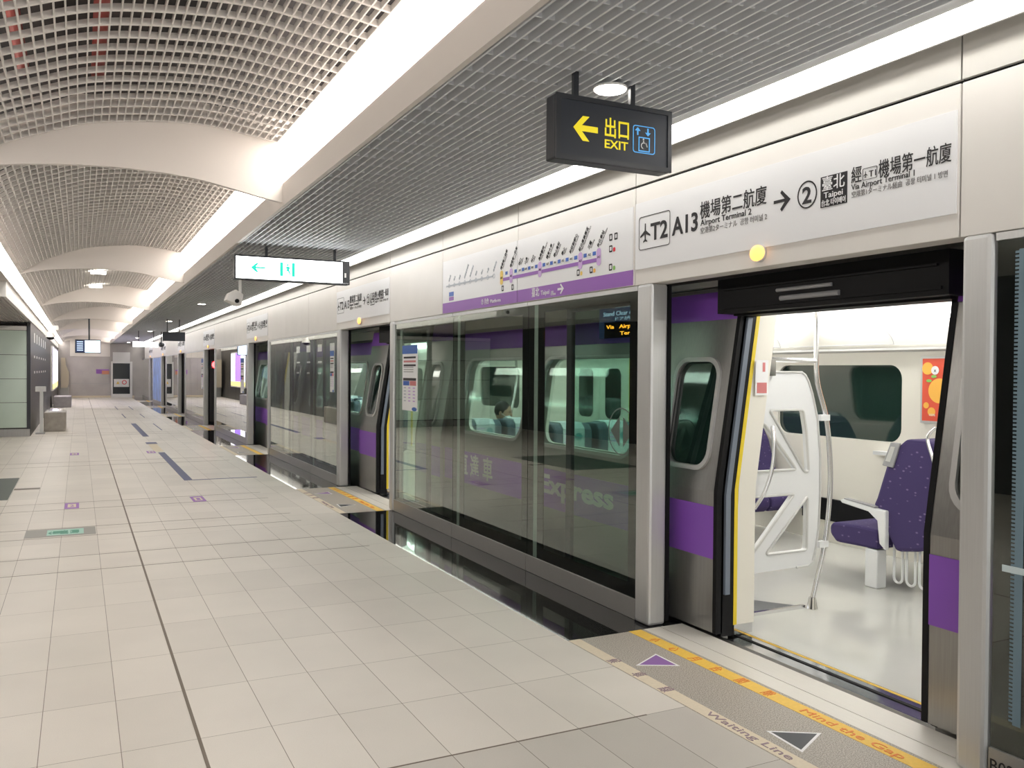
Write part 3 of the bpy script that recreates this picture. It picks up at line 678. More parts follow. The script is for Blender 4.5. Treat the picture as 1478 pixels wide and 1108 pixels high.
# jambs: rubber channel, blue-grey tube, yellow edge, inner white post
def strip_yz(mb, y0, y1, dx0, dx1, z0, z1, n=14):
    for i in range(n):
        za = z0+(z1-z0)*i/n; zb = z0+(z1-z0)*(i+1)/n; A, B = XB(za), XB(zb)
        mb.add([(A+dx0,y0,za),(A+dx1,y0,za),(A+dx1,y1,za),(A+dx0,y1,za),(B+dx0,y0,zb),(B+dx1,y0,zb),(B+dx1,y1,zb),(B+dx0,y1,zb)], [(0,3,2,1),(4,5,6,7),(0,1,5,4),(1,2,6,5),(2,3,7,6),(3,0,4,7)])
    return mb
for (a, c) in doors:
    strip_yz(MB(), c-.02, c+.01, -.03, .065, .0, 1.92).build('door_seal', M_black, train)
    strip_yz(MB(), c-.038, c-.02, -.015, .020, .25, 1.88).build('door_tube', mat('blue_grey_tube', (.16, .19, .24), .35), train)
    strip_yz(MB(), c-.022, c+.01, .062, .088, .06, 1.93).build('yellow_edge', mat('yellow_edge', (.82, .62, .03), .4), train)
    strip_yz(MB(), c-.022, c+.06, .0885, .22, .06, 2.0).build('inner_jamb', M_cargrey, train)
    MB().box((3.47, c-.02, 0), (3.61, c+.05, .065)).build('jamb_foot', M_chrome, train)
    strip_yz(MB(), a-.03, a+.0, -.03, .10, .0, 1.92).build('door_seal', M_black, train)
    hb = MB(); hb.box((3.38, a-.05, 1.90), (3.62, c+.05, 2.10)).box((3.46, a, 1.888), (3.60, c, 1.9)).box((3.37, a-.02, 1.925), (3.38, c+.02, 1.94)).box((3.365, a, 2.03), (3.38, c, 2.04))
    hb.build('door_header', M_black, train)
    MB().cyl((3.375, a+.55, 1.955), (3.375, a+.95, 1.955), .014).cyl((3.375, a+.60, 2.00), (3.375, a+.98, 2.00), .010).build('door_mechanism', M_graph, train)
    MB().box((3.40, a, -.05), (3.49, c, -.012)).build('door_sill', M_chrome, train); MB().box((3.49, a, -.05), (3.505, c, -.008)).build('sill_groove', M_black, train)
    MB().box((3.505, a, -.05), (3.55, c, -.005)).build('door_sill', M_chrome, train); MB().box((3.55, a, -.05), (3.566, c, -.003)).build('yellow_sill_line', M_yellow, train)
# interior
MB().box((3.566, T0, -.06), (6.25, T1, .0)).build('carriage_floor', M_carfloor, train)
b = MB()
for a, c in segs: b.box((3.47, a+.06, -.0), (3.55, c, .92))
b.build('inner_side_panel', M_cargrey, train)
me = slant(shape([[(T0, .92)] + sum([[(a, .92), (a, 1.96), (c, 1.96), (c, .92)] for a, c in doors], []) + [(T1, .92), (T1, 2.2), (T0, 2.2)]] + [rrect(a, .965, c, 1.655, .13) for a, c in wins], .03), .10); place('inner_side_panel', me, Matrix.Identity(4), M_cargrey, train)
fwins = [(5.03, 6.47), (6.85, 8.2), (12.1, 13.6), (14, 15.3), (.4, 1.9)]
me = shape([[(T0, 0), (T1, 0), (T1, 2.12), (T0, 2.12)]] + [rrect(a, .97, c, 1.63, .12) for a, c in fwins], .03)
for v in me.vertices: v.co = Vector((6.215 + v.co.z, v.co.x, v.co.y))
place('far_wall', me, Matrix.Identity(4), M_cargrey, train)
for a, c in fwins:
    me = shape([rrect(a-.01, .96, c+.01, 1.64, .13)], .01)
    for v in me.vertices: v.co = Vector((6.24 + v.co.z, v.co.x, v.co.y))
    place('far_window', me, Matrix.Identity(4), M_trainwin, train)
for (a, c) in ((9.0, 10.43), (15.45, 16.88)):    # closed doors on the far side
    D = MB().box((6.17, a, .0), (6.195, (a+c)/2-.004, 1.95)).box((6.17, (a+c)/2+.004, .0), (6.195, c, 1.95)).build('far_door', M_cargrey, train)
    MB().box((6.15, a-.05, 0), (6.199, a, 1.98)).box((6.15, c, 0), (6.199, c+.05, 1.98)).build('yellow_edge', MATS['yellow_edge'], D)
    for y0 in (a+.2, (a+c)/2+.15):
        me = shape([rrect(y0, .95, y0+.36, 1.6, .1)], .008)
        for v in me.vertices: v.co = Vector((6.165 + v.co.z, v.co.x, v.co.y))
        place('far_door_window', me, Matrix.Identity(4), M_trainwin, D)
MB().prism([(6.2, 1.74), (6.2, 1.765), (6.13, 1.775), (6.13, 1.755)], 'y', T0, T1).build('coving_rail', M_alu, train)
MB().prism([(6.20, 1.77), (6.16, 1.80), (6.115, 1.99), (6.115, 2.08), (6.2, 2.08)], 'y', T0, T1).build('coving', mat('coving_cream', (.66, .64, .58), .4), train)
for (a, c) in ((5.08, 6.28), (6.4, 7.5)):
    pts = []
    for i in range(9):
        t = math.radians(90*i/8); pts.append((a+.22-.22*math.sin(t), .0+.18*math.cos(t)))
    MB().tube([(6.158-(z)*.24, y, 1.80+z) for y, z in [(q[0], q[1]) for q in pts]], .0035, 6).tube([(6.150, a, 1.805), (6.150, c, 1.805)], .0035, 6).build('hatch_line', M_graph, train)
MB().box((3.50, T0, 2.085), (6.24, T1, 2.12)).build('carriage_ceiling', mat('carriage_ceiling_grey', (.50, .49, .47), .4), train)
MB().prism([(3.72, 1.97), (3.9, 2.06), (3.56, 2.08), (3.56, 1.97)], 'y', T0, T1).build('coving', mat('coving_cream', (.66, .64, .58), .4), train)
for (a, c) in ((-.5, 2.0), (2.3, 5.85), (6.05, 9.4), (9.6, 13.0), (13.2, 16.6), (16.8, 19.2)):
    MB().box((6.00, a, 2.005), (6.11, c, 2.045)).build('light_strip', M_carlight, train); MB().box((4.00, a, 2.045), (4.12, c, 2.083)).build('light_strip', M_carlight, train)
MB().box((3.44, T1, -.9), (6.25, T1+.03, 2.3)).build('end_wall', M_steel, train); MB().box((3.5, T0-.03, -.9), (6.25, T0, 2.2)).build('end_wall', M_steel, train)
MB().box((3.55, T0, 2.30), (6.3, T1, 2.36)).build('roof', M_steel, train); MB().box((6.25, T0, -.9), (6.30, T1, 2.3)).build('outer_far_side', M_steel, train)
# small LCD / LED destination display on the carriage side
dsp = MB().box((3.50, 4.72, 1.80), (3.53, 5.52, 2.06)).build('destination_display', M_lcd, train)
for v in dsp.data.vertices: v.co.x += -.0 
MB().box((3.475, 4.76, 1.80), (3.50, 5.41, 1.915)).build('led_board', M_frit, train)
text('display_text', 'Stand Clear of the Closing', FP(5.46, 1.965, 3.50, .002), .032, M_lcdtxt, train, width=.72)
text('display_text', '請勿靠近月台門', FP(5.30, 2.02, 3.50, .002), .022, M_lcdtxt, train, width=.5); text('display_text', 'ドアが閉まります', FP(5.30, 1.930, 3.50, .002), .020, M_lcdtxt, train, width=.5)
text('led_text', 'Via   Airport', FP(5.38, 1.868, 3.475, .002), .028, M_led, train, width=.42, bold=.01); text('led_text', 'Terminal 1', FP(5.20, 1.820, 3.475, .002), .026, M_led, train, width=.36, bold=.01)
# warning sticker on the inner jamb
o = flat('warning_sticker', [rrect(0, 0, .10, .21, .004)], frame((3.60, 3.945, 1.42), (1, 0, .0), (0, 0, 1)), M_whiteink, train)
flat('sticker_print', [[(.012,.012),(.088,.012),(.088,.075),(.012,.075)]], frame((3.60, 3.944, 1.42), (1, 0, 0), (0, 0, 1)), M_noticered, o)
flat('sticker_pictogram', [[(.055,.14),(.075,.14),(.075,.195),(.055,.195)]], frame((3.60, 3.944, 1.42), (1, 0, 0), (0, 0, 1)), M_noticered, o)
# windscreen partition by the first door
out = [(3.62,.27),(3.78,.275),(4.20,.282),(4.30,.285),(4.345,.31),(4.372,.40),(4.395,.52),(4.405,.75),(4.402,1.0),(4.375,1.25),(4.325,1.42),(4.29,1.50),(4.262,1.54),(4.23,1.56),(3.90,1.56),(3.75,1.56),(3.62,1.56)]
t1 = rpoly([(3.955,1.315),(4.245,1.315),(4.275,1.18),(4.300,.905),(4.262,.905)], .022)
t2 = rpoly([(3.80,.925),(4.19,.925),(3.905,1.235),(3.86,1.235),(3.80,1.10)], .022)
t3 = rpoly([(3.72,.765),(4.175,.765),(3.76,.335),(3.72,.335)], .022)
t4 = rpoly([(4.292,.745),(4.290,.39),(3.935,.39)], .022)
me = shape([out, t1, t2, t3, t4], .035); pt = place('windscreen_partition', me, frame((0, 4.22, 0), (1, 0, 0), (0, 0, 1)), M_carwhite, train); pt['label'] = 'white draught screen with triangular cut-outs'
for tr in (t1, t2, t3, t4):
    P3 = [(p[0], 4.200, p[1]) for p in tr]; MB().tube(P3 + [P3[0]], .009, 8).build('cutout_trim', M_graph if 0 else M_alu, pt)
MB().tube([(p[0], 4.202, p[1]) for p in out[2:-1]], .008, 8).build('edge_trim', M_alu, pt)
MB().box((3.90, 4.17, 1.535), (3.975, 4.24, 1.64)).build('bracket', M_chrome, pt)
def smooth(P, n=8):
    P = [Vector(p) for p in P]; out = []
    for i in range(len(P)-1):
        p0, p1, p2, p3 = P[max(i-1,0)], P[i], P[i+1], P[min(i+2,len(P)-1)]
        for k in range(n):
            t = k/n; out.append(.5*((2*p1)+(p2-p0)*t+(2*p0-5*p1+4*p2-p3)*t*t+(3*p1-p0-3*p2+p3)*t**3))
    return out + [P[-1]]
pl = MB().tube(smooth([(4.345,4.19,2.085),(4.347,4.19,1.80),(4.352,4.19,1.52),(4.44,4.19,1.26),(4.478,4.19,1.0),(4.482,4.19,.74),(4.44,4.19,.41),(4.37,4.19,.17),(4.335,4.19,.05)]), .0165, 14).build('grab_pole', M_chrome, train, smooth=True)
MB().cyl((4.333,4.19,0), (4.336,4.19,.075), .036, 18, .022).build('foot', M_chrome, pl)
MB().tube([(3.92,4.19,1.64),(4.35,4.19,1.635)], .015).build('crossbar', M_chrome, pl)
for z, x in ((1.26, 4.41), (.42, 4.41)): MB().box((x-.035,4.17,z-.02),(x+.045,4.21,z+.02)).build('clamp', M_carwhite, pl)
hr = MB().tube(smooth([(3.80,4.16,.70),(3.84,4.12,.80),(3.885,4.10,.95),(3.90,4.10,1.10),(3.905,4.12,1.22)]), .013).build('grab_handle', M_chrome, train, smooth=True)
o = MB().prism([(3.62, 4.25), (4.30, 4.25), (3.62, 5.2)], 'z', 0, .004).build('floor_plate', M_doormat, train)
o = MB().box((3.60, 4.21, 0), (4.30, 4.235, .022)).build('floor_rail', M_chrome, train)
# wall poster
p = thing('carriage_poster', 'vermilion poster with orange fruit shapes on the far carriage wall', 'poster', (6.19, 4.4, 1.16))
MB().box((6.175, 3.95, 1.155), (6.199, 4.83, 1.70)).build('frame', M_alu, p); MB().box((6.170, 3.97, 1.175), (6.176, 4.81, 1.68)).build('sheet', M_postorange, p)
for (y, z, r) in ((4.76,1.60,.05),(4.65,1.42,.10),(4.77,1.30,.025),(4.72,1.25,.035),(4.45,1.5,.12)): flat('orange_fruit', [circ(0,0,r)], FP(y, z, 6.17), M_postyel, p)
for (y, z) in ((4.70,1.535),(4.745,1.50)): flat('leaf', [circ(0,0,.025,16,.012)], FP(y, z, 6.17, .005), M_postgreen, p)
flat('white_disc', [circ(0,0,.035)], FP(4.69, 1.585, 6.17, .005), M_whiteink, p); text('lettering', 'x', FP(4.70, 1.572, 6.17, .007), .03, M_ink, p); text('lettering', '100%', FP(4.74, 1.215, 6.17, .003), .02, M_whiteink, p)
# seats ------------------------------------------------------------
def seat(x0, x1, yb, lab=None, arm=None, leg=True, fab=M_fabric, cover=False, top=1.10, face=1, loops=False):
    """seat with its back plane at y = yb, facing +y when face = 1"""
    f = face; Y = lambda d: yb + f*d
    cu = [(Y(.42), .285), (Y(.80), .275), (Y(.86), .33), (Y(.865), .385), (Y(.84), .42), (Y(.60), .435), (Y(.42), .43)]
    t = MB().prism(cu, 'x', x0, x1).build('seat', fab, train, bevel=.02)
    if lab: t['label'] = lab
    prof = [(Y(.27), .30), (Y(.47), .60), (Y(.44), .66), (Y(.36), .90), (Y(.27), 1.04), (Y(.20), top), (Y(.02), top), (Y(-.04), top-.05), (Y(-.04), .80), (Y(0), .36), (Y(.10), .33)]
    MB().prism(prof, 'x', x0+.005, x1-.005).build('backrest', fab, t, bevel=.025)
    if cover:
        MB().prism([(Y(-.047), top-.26), (Y(-.047), top-.04), (Y(.01), top+.010), (Y(.205), top+.010), (Y(.285), 1.04), (Y(.37), .90), (Y(.36), .90), (Y(.27), 1.035), (Y(.20), top-.002), (Y(.02), top-.002), (Y(-.041), top-.05), (Y(-.041), top-.26)], 'x', x0+.095, x1-.095).build('headrest_cover', M_cover, t)
        cx = (x0+x1)/2
        if f > 0:
            flat('printed_patch', [circ(.045, 0, .034, 20)], frame((cx, Y(-.049), top-.11), (1, 0, 0), (0, 0, 1)), M_tealfig, t)
            for q in range(3): flat('printed_line', [[(-.095,0),(-.01,0),(-.01,.010),(-.095,.010)]], frame((cx, Y(-.049), top-.09-.035*q), (1, 0, 0), (0, 0, 1)), M_pink, t)
    if arm is not None:
        ax0, ax1 = (x0-.03, x0+.015) if arm < 0 else (x1-.015, x1+.03)
        MB().prism([(Y(.33),.30),(Y(.38),.34),(Y(.40),.50),(Y(.48),.555),(Y(.72),.585),(Y(.74),.60),(Y(.72),.615),(Y(.60),.61),(Y(.40),.585),(Y(.33),.58)], 'x', ax0, ax1).build('armrest', M_carwhite, t, bevel=.008)
        MB().prism([(Y(.42),.588),(Y(.70),.617),(Y(.70),.624),(Y(.42),.600)], 'x', ax0-.001, ax1+.001).build('arm_pad', M_graph, t)
        MB().prism([(Y(.29), top-.21), (Y(.38), top-.20), (Y(.31), top-.03), (Y(.23), top-.03)], 'x', x0-.012, x0+.006).build('handhold', M_graph, t, bevel=.006)
        MB().prism([(Y(.31), top-.17), (Y(.35), top-.165), (Y(.305), top-.06), (Y(.27), top-.06)], 'x', x0-.014, x0-.011).build('handhold_inset', M_alu, t)
    if leg: MB().box((x0+.0, Y(.42), 0), (x0+.10, Y(.53), .28)).build('leg', M_carwhite, t, bevel=.01)
    if loops:
        b = MB()
        for i in range(4):
            y = Y(.34-.105*i); P = [(x0+.08, y, .34), (x0+.08, y, .10)]
            for q in range(1, 6):
                a = math.pi*q/6; P.append((x0+.08, y - f*.035*(1-math.cos(a)), .10-.035*math.sin(a)))
            P += [(x0+.08, y-f*.07, .10), (x0+.08, y-f*.07, .34)]; b.tube(P, .009, 8)
        b.build('heater_guard', M_carwhite, t)
    return t
seat(5.14, 5.66, 3.94, 'purple patterned seat with pale armrest', arm=-1, loops=True)
seat(5.68, 6.12, 3.94, leg=False)
MB().box((6.165, 4.9, .20), (6.199, 6.1, .40)).build('heater_vent', M_black, train)
MB().tube(smooth([(5.10,3.89,.50),(5.09,3.86,.75),(5.09,3.87,.95),(5.10,3.93,1.12),(5.12,3.88,1.20)]), .012).build('seat_handrail', M_chrome, train, smooth=True)
MB().box((6.12, 4.95, .86), (6.199, 5.25, .89)).build('window_shelf', M_carwhite, train)
seat(5.14, 5.66, 6.85, leg=True, loops=True, face=-1); seat(5.68, 6.12, 6.85, leg=False, face=-1)
for yb, f, tp in ((6.36, 1, 1.11), (8.14, 1, 1.045)):
    seat(3.56, 3.96, yb, 'blue grey seat with pale headrest cover', fab=M_seatgrey, cover=True, top=tp, leg=False, face=f)
    seat(4.01, 4.42, yb, 'blue grey seat with pale headrest cover', fab=M_seatgrey, cover=True, top=tp, face=f)
for i, yb in enumerate((12.3, 13.6, 14.6)):
    seat(3.58, 3.98, yb, fab=M_seatgrey, cover=True, leg=False); seat(4.01, 4.42, yb, fab=M_seatgrey, cover=True, leg=False)
for i, (x, y) in enumerate(((4.70, 8.55), (4.90, 9.1), (4.62, 9.3))):
    MB().tube(smooth([(x, y, 0), (x+.02, y, .9), (x+.12, y+.02, 1.5), (x+.03, y, 2.08)]), .016).build('grab_pole', M_chrome, train, smooth=True)
# passenger ---------------------------------------------------------
def passenger():
    x, y = 4.21, 8.72
    t = thing('person', 'masked person with short black hair in a dark jacket asleep in a train seat', 'person', (x, y, 0))
    V = [(x,y,.52),(x,y-.05,.66),(x-.01,y-.12,.82),(x-.02,y-.17,.92),(x-.035,y-.19,.99)]
    E = [(0,1),(1,2),(2,3),(3,4)]; R = [(.13,.12),(.13,.115),(.15,.10),(.10,.08),(.05,.05)]
    def chain(root, pts, rs):
        p = root
        for q, r in zip(pts, rs): V.append(q); E.append((p, len(V)-1)); R.append(r if isinstance(r, tuple) else (r, r)); p = len(V)-1
        return p
    for s in (-1, 1):
        chain(0, [(x+s*.08,y+.05,.52),(x+s*.10,y+.40,.50),(x+s*.10,y+.44,.28),(x+s*.10,y+.42,.09),(x+s*.10,y+.54,.045)], [.085,.06,.052,.040,.034])
        w = chain(2, [(x+s*.17,y-.14,.88),(x+s*.185,y-.04,.68),(x+s*.13,y+.16,.62),(x+s*.06,y+.22,.62)], [.058,.046,.034,.026])
        for dx, l in ((-.026,.050), (-.009,.058), (.009,.055), (.026,.042)):
            chain(w, [(x+s*.03,y+.23+dx,.62),(x+s*.06-s*l,y+.235+dx,.612),(x+s*.03-s*l,y+.235+dx,.60)], [.010,.009,.008])
        chain(w, [(x+s*.04,y+.19,.635),(x+s*.015,y+.185,.645)], [.011,.010])
    me = bpy.data.meshes.new('body'); me.from_pydata(V, E, []); ob = bpy.data.objects.new('tmpb', me); C.objects.link(ob)
    sk = ob.modifiers.new('skin', 'SKIN'); me.skin_vertices[0].data[0].use_root = True
    for i, r in enumerate(R): me.skin_vertices[0].data[i].radius = r
    su = ob.modifiers.new('sub', 'SUBSURF'); su.levels = 2
    dg = bpy.context.evaluated_depsgraph_get(); bm = bpy.data.meshes.new_from_object(ob.evaluated_get(dg)); bpy.data.objects.remove(ob)
    bm.materials.clear(); bm.materials.append(M_jacket); bm.materials.append(M_trouser); bm.materials.append(M_skin)
    for p in bm.polygons:
        c = p.center; p.material_index = 1 if c.z < .57 else (2 if (c.y > y+.17 and c.z > .58 and abs(c.x-x) < .09) or c.z > .97 else 0); p.use_smooth = True
    link('body', bm, t)
    # head turned towards the aisle, tilted down
    hd = MB(); hd.ball((0,0,0), (.076,.092,.108), 24, 16)
    Vv = []
    for v in hd.v:
        a, b_, c = v
        if b_ < 0 and c < -.02: a *= 1 - .35*min(1, (-c-.02)/.09); b_ *= .96
        Vv.append((a, b_, c))
    hd.v = Vv; hd.ball((0,-.092,-.012), (.011,.018,.02), 10, 6)
    for s in (-1, 1): hd.ball((s*.077,.005,-.008), (.010,.018,.028), 10, 6)
    Hm = Matrix.Translation((x-.045, y-.21, 1.105)) @ Matrix.Rotation(math.radians(44), 4, 'Z') @ Matrix.Rotation(math.radians(10), 4, 'X')
    def put(mb, nm, m):
        mb.v = [tuple(Hm @ Vector(v)) for v in mb.v]; return mb.build(nm, m, t, smooth=True)
    put(hd, 'head', M_skin)
    hr = MB(); hr.ball((0,.014,.022), (.084,.092,.100), 24, 16); keep = []
    hr.v = [(a, b_ if not (c < .03 and b_ < -.02) else max(b_, -.03), max(c, -.05)) for a, b_, c in hr.v]; put(hr, 'hair', M_hair)
    mk = MB(); mk.ball((0,-.052,-.050), (.058,.050,.042), 20, 12); put(mk, 'face_mask', M_mask)
    st = MB(); 
    for s in (-1, 1): st.tube([(s*.055,-.06,-.035),(s*.078,-.02,-.015),(s*.083,.005,-.005)], .0022, 6)
    put(st, 'mask_strap', M_mask)
    ey = MB()
    for s in (-1, 1): ey.ball((s*.030,-.083,.012), (.014,.006,.004), 10, 6); ey.ball((s*.030,-.084,.030), (.017,.005,.0035), 10, 6)
    put(ey, 'eyes_and_brows', M_hair)
passenger()

# ================================================================== HANGING SIGNS
def hanging(name, lab, x0, x1, y, z0, z1, hx, depth=.12, face=M_sign, body=M_darkgrey, rim=.022, group=None):
    t = thing(name, lab, 'sign', ((x0+x1)/2, y+depth/2, z0), group)
    MB().box((x0, y+.012, z0), (x1, y+depth, z1)).build('housing', body, t, bevel=.008)
    MB().box((x0, y, z0), (x1, y+.012, z0+rim)).box((x0, y, z1-rim), (x1, y+.012, z1)).box((x0, y, z0+rim), (x0+rim, y+.012, z1-rim)).box((x1-rim, y, z0+rim), (x1, y+.012, z1-rim)).build('bezel', body, t)
    MB().box((x0+rim, y+.006, z0+rim), (x1-rim, y+.011, z1-rim)).build('face', face, t)
    for q in hx: MB().box((q-.013, y+depth/2-.010, z1), (q+.013, y+depth/2+.010, 2.96)).build('hanger', M_darkgrey, t)
    return t
ex = hanging('exit_sign', 'dark grey hanging sign with yellow arrow, EXIT lettering and blue lift symbol', 1.90, 2.533, 3.365, 2.506, 2.797, (2.025, 2.335), .10)
EM = lambda x, z, l=.0012: frame((x, 3.371 - l, z), (1, 0, 0), (0, 0, 1))
flat('arrow', [[(0,.0565),(.075,.113),(.095,.113),(.088,.108),(.05,.068),(.130,.068),(.130,.045),(.05,.045),(.088,.005),(.072,0),(.055,0)]], EM(1.990, 2.599), M_exit_y, ex)
ARW = [(0,.0565),(.050,.112),(.085,.112),(.045,.070),(.130,.070),(.130,.043),(.045,.043),(.085,0),(.050,0)]
for c in list(ex.children):
    if c.name.startswith('arrow'): bpy.data.objects.remove(c)
flat('arrow', [ARW], EM(1.990, 2.598), M_exit_y, ex)
text('lettering', '出口', EM(2.158, 2.640), .070, M_exit_y, ex, width=.132, bold=.018); text('lettering', 'EXIT', EM(2.158, 2.582), .040, M_exit_y, ex, width=.128, bold=.02)
flat('lift_frame', [rrect(0,0,.126,.128,.014), rrect(.004,.004,.122,.124,.011)], EM(2.313, 2.580), M_exit_b, ex)
flat('lift_arrow', [[(.030,.080),(.038,.080),(.038,.100),(.050,.100),(.034,.116),(.018,.100),(.030,.100)]], EM(2.306, 2.583), M_exit_b, ex)
flat('lift_arrow', [[(.088,.116),(.096,.116),(.096,.096),(.108,.096),(.092,.080),(.076,.096),(.088,.096)]], EM(2.306, 2.583), M_exit_b, ex)
flat('lift_frame', [[(0,0),(.064,0),(.064,.068),(0,.068)], [(.005,.005),(.059,.005),(.059,.063),(.005,.063)]], EM(2.345, 2.588), M_exit_b, ex)
flat('wheelchair_symbol', [circ(.028,.026,.016,20), circ(.028,.026,.012,20), circ(.026,.056,.004,12), [(.024,.050),(.029,.050),(.030,.036),(.040,.035),(.046,.020),(.050,.022),(.043,.039),(.030,.040),(.024,.045)]], EM(2.347, 2.590), M_whiteink, ex)
# lit green exit sign
lt = hanging('lit_exit_sign', 'brightly lit white hanging sign with green arrow and exit figure', 1.484, 2.745, 9.60, 2.518, 2.785, (1.83, 2.586), .12, face=M_lit, rim=.016)
LM = lambda x, z: frame((x, 9.604, z), (1, 0, 0), (0, 0, 1))
MB().box((2.662, 9.600, 2.535), (2.729, 9.6055, 2.769)).build('end_panel', M_darkgrey, lt)
flat('arrow', [[(0,.05),(.06,.10),(.085,.10),(.055,.060),(.155,.060),(.155,.042),(.055,.042),(.085,0),(.06,0)]], LM(1.655, 2.605), M_teal, lt)
flat('exit_figure', [[(0,0),(.035,0),(.035,.15),(0,.15)], [(.13,0),(.165,0),(.165,.15),(.13,.15)], circ(.085,.125,.012,14), [(.05,.02),(.065,.03),(.085,.06),(.10,.03),(.12,.0),(.11,.05),(.10,.08),(.115,.09),(.095,.11),(.075,.11),(.055,.08),(.075,.085),(.07,.05)]], LM(1.965, 2.578), M_teal, lt)
MB().box((2.685, 9.5985, 2.60), (2.705, 9.600, 2.65)).build('label', M_whiteink, lt)
cm = thing('security_camera', 'small white security camera hanging below the left end of the lit green sign', 'camera', (1.50, 9.66, 2.2))
MB().cyl((1.555, 9.67, 2.28), (1.555, 9.67, 2.5175), .016).build('stem', M_white, cm)
MB().prism([(1.40, 2.29), (1.43, 2.37), (1.50, 2.41), (1.58, 2.36), (1.56, 2.24), (1.50, 2.24), (1.46, 2.27)], 'y', 9.59, 9.79).build('camera_body', M_white, cm, bevel=.01)
MB().cyl((1.51, 9.575, 2.285), (1.51, 9.589, 2.285), .022).build('lens', M_black, cm)
# dark blank sign, far lit sign
hanging('hanging_sign', 'blank dark grey hanging sign farther down, below a glowing downlight', 2.03, 2.60, 25.2, 2.32, 2.565, (2.15, 2.46), .15, rim=.01)
l2 = hanging('lit_sign', 'far brightly lit white hanging sign beside a black camera', 1.70, 2.56, 33.5, 2.33, 2.53, (1.9, 2.4), .12, face=M_lit, rim=.008)
c2 = thing('security_camera', 'black camera hanging right of the far lit sign', 'camera', (2.66, 33.6, 2.3))
MB().cyl((2.66, 33.6, 2.5), (2.66, 33.6, 2.90), .02).build('stem', M_darkgrey, c2); MB().ball((2.66, 33.55, 2.43), (.10, .12, .09)).build('camera_body', M_darkgrey, c2)
# passenger information screen under vault
sc = thing('information_screen', 'hanging information monitor with pale blue picture under the far vault', 'screen', (.3, 35.1, 2.12))
MB().box((-.13, 35, 2.115), (.71, 35.12, 2.605)).build('casing', M_darkgrey, sc); MB().box((.19, 34.985, 2.14), (.69, 34.999, 2.57)).build('picture', M_screen, sc); MB().box((-.11, 34.985, 2.14), (.18, 34.999, 2.57)).build('side_column', M_screend, sc)
MB().cyl((.33, 35.06, 2.605), (.33, 35.06, 3.6), .03).build('pole', M_darkgrey, sc)
for i in range(5): flat('text_row', [[(0,0),(.2,0),(.2,.035),(0,.035)]], frame((-.07, 34.983, 2.20+i*.075), (1,0,0), (0,0,1)), M_lcdtxt, sc)
# dome camera left
dc = thing('dome_camera', 'white dome camera on a bracket at the left edge of the vault', 'camera', (-.80, 30, 2.4))
MB().box((-.84, 29.9, 2.62), (-.76, 30.0, 3.05)).build('bracket', M_white, dc); MB().box((-.74, 29.9, 2.72), (-.56, 30.05, 2.86)).build('junction_box', M_white, dc)
MB().cyl((-.78, 29.95, 2.50), (-.78, 29.95, 2.65), .15, 20, .09).build('housing', M_white, dc); MB().ball((-.78, 29.95, 2.49), (.11, .11, .07)).build('dome', M_frit, dc)

# ================================================================== LEFT SIDE
kk = thing('glass_kiosk', 'pale green back-painted glass enclosure at the left edge', 'enclosure', (-2.7, 23, 0))
for z0, z1 in ((.20, .765), (.775, 1.30), (1.31, 1.845), (1.855, 2.40)): MB().box((-4.3, 22.46, z0), (-1.06, 22.50, z1)).build('glass_panel', M_caseglass, kk)
MB().box((-4.3, 22.45, 2.41), (-1.06, 22.5, 2.50)).build('top_rail', M_white, kk); MB().box((-4.3, 22.50, .0), (-1.06, 37.5, 2.51)).build('core', M_darkwall, kk)
MB().box((-4.3, 22.46, 0), (-1.0, 22.52, .17)).build('plinth', M_steel, kk)
MB().box((-1.058, 22.44, .17), (-.985, 22.56, 2.51)).build('corner_column', M_darkgrey, kk)
wl = struct(MB().box((-1.055, 22.57, 0), (-.99, 37.5, 2.6)).build('wall_left', M_darkwall))
b = MB()
for i, y in enumerate((24.2, 25.6, 27.0, 28.6, 30.2, 31.8)):
    b.box((-.989, y, 2.18-.0), (-.986, y+.55, 2.42)); b.box((-.989, y, 1.80), (-.986, y+.5, 1.86)); b.box((-.989, y+.1, 1.42), (-.986, y+.5, 1.48))
o = b.build('wall_lettering', M_whiteink); tag(o, 'white lettering and symbols in rows on the dark left wall', 'lettering'); o['kind'] = 'stuff'
struct(box('wall_left', (-1.05, 37.51, 0), (-1.0, 51.4, 2.6), M_darkwall))
for i, (a, c, nm) in enumerate(((38.6, 42.2, 'nearer'), (43.0, 47.5, 'farther'))):
    t = thing('lightbox_poster', 'glowing purple and white lightbox on the far left wall, the %s one' % nm, 'lightbox', (-.98, (a+c)/2, .7), 'lightboxes on the left wall')
    MB().box((-.999, a, .65), (-.93, c, 2.45)).build('case', M_white, t); MB().box((-.929, a+.1, .95), (-.925, c-.1, 2.38)).build('picture', M_lbpurple, t)
    MB().box((-.929, a+.1, .72), (-.925, c-.1, .95)).build('lower_picture', M_lbyellow, t); MB().box((-.9245, a+.1, .95), (-.923, a+.1+(c-a)*.28, 2.38)).build('white_column', M_lightbox, t)
    MB().box((-.9245, c-.1-(c-a)*.28, .95), (-.923, c-.1, 2.38)).build('white_column', M_lightbox, t)
bn = thing('stone_bench', 'beige stone block bench with steel top beside the dark wall', 'bench', (-.53, 24.5, 0))
MB().box((-.772, 24.0, 0), (-.296, 25.6, .47)).build('block', M_stone, bn, bevel=.02); MB().box((-.70, 24.15, .47), (-.37, 25.45, .50)).build('steel_top', M_chrome, bn)
o = MB().box((-.905, 38.6, 0), (-.278, 40.6, .43)).build('stone_bench', M_greybench, bevel=.02); tag(o, 'grey stone block bench standing farther down, below the lightboxes', 'bench')
sd = thing('stanchion_stand', 'tall brushed steel stand in front of the beige bench', 'stand', (-.8, 23.3, 0))
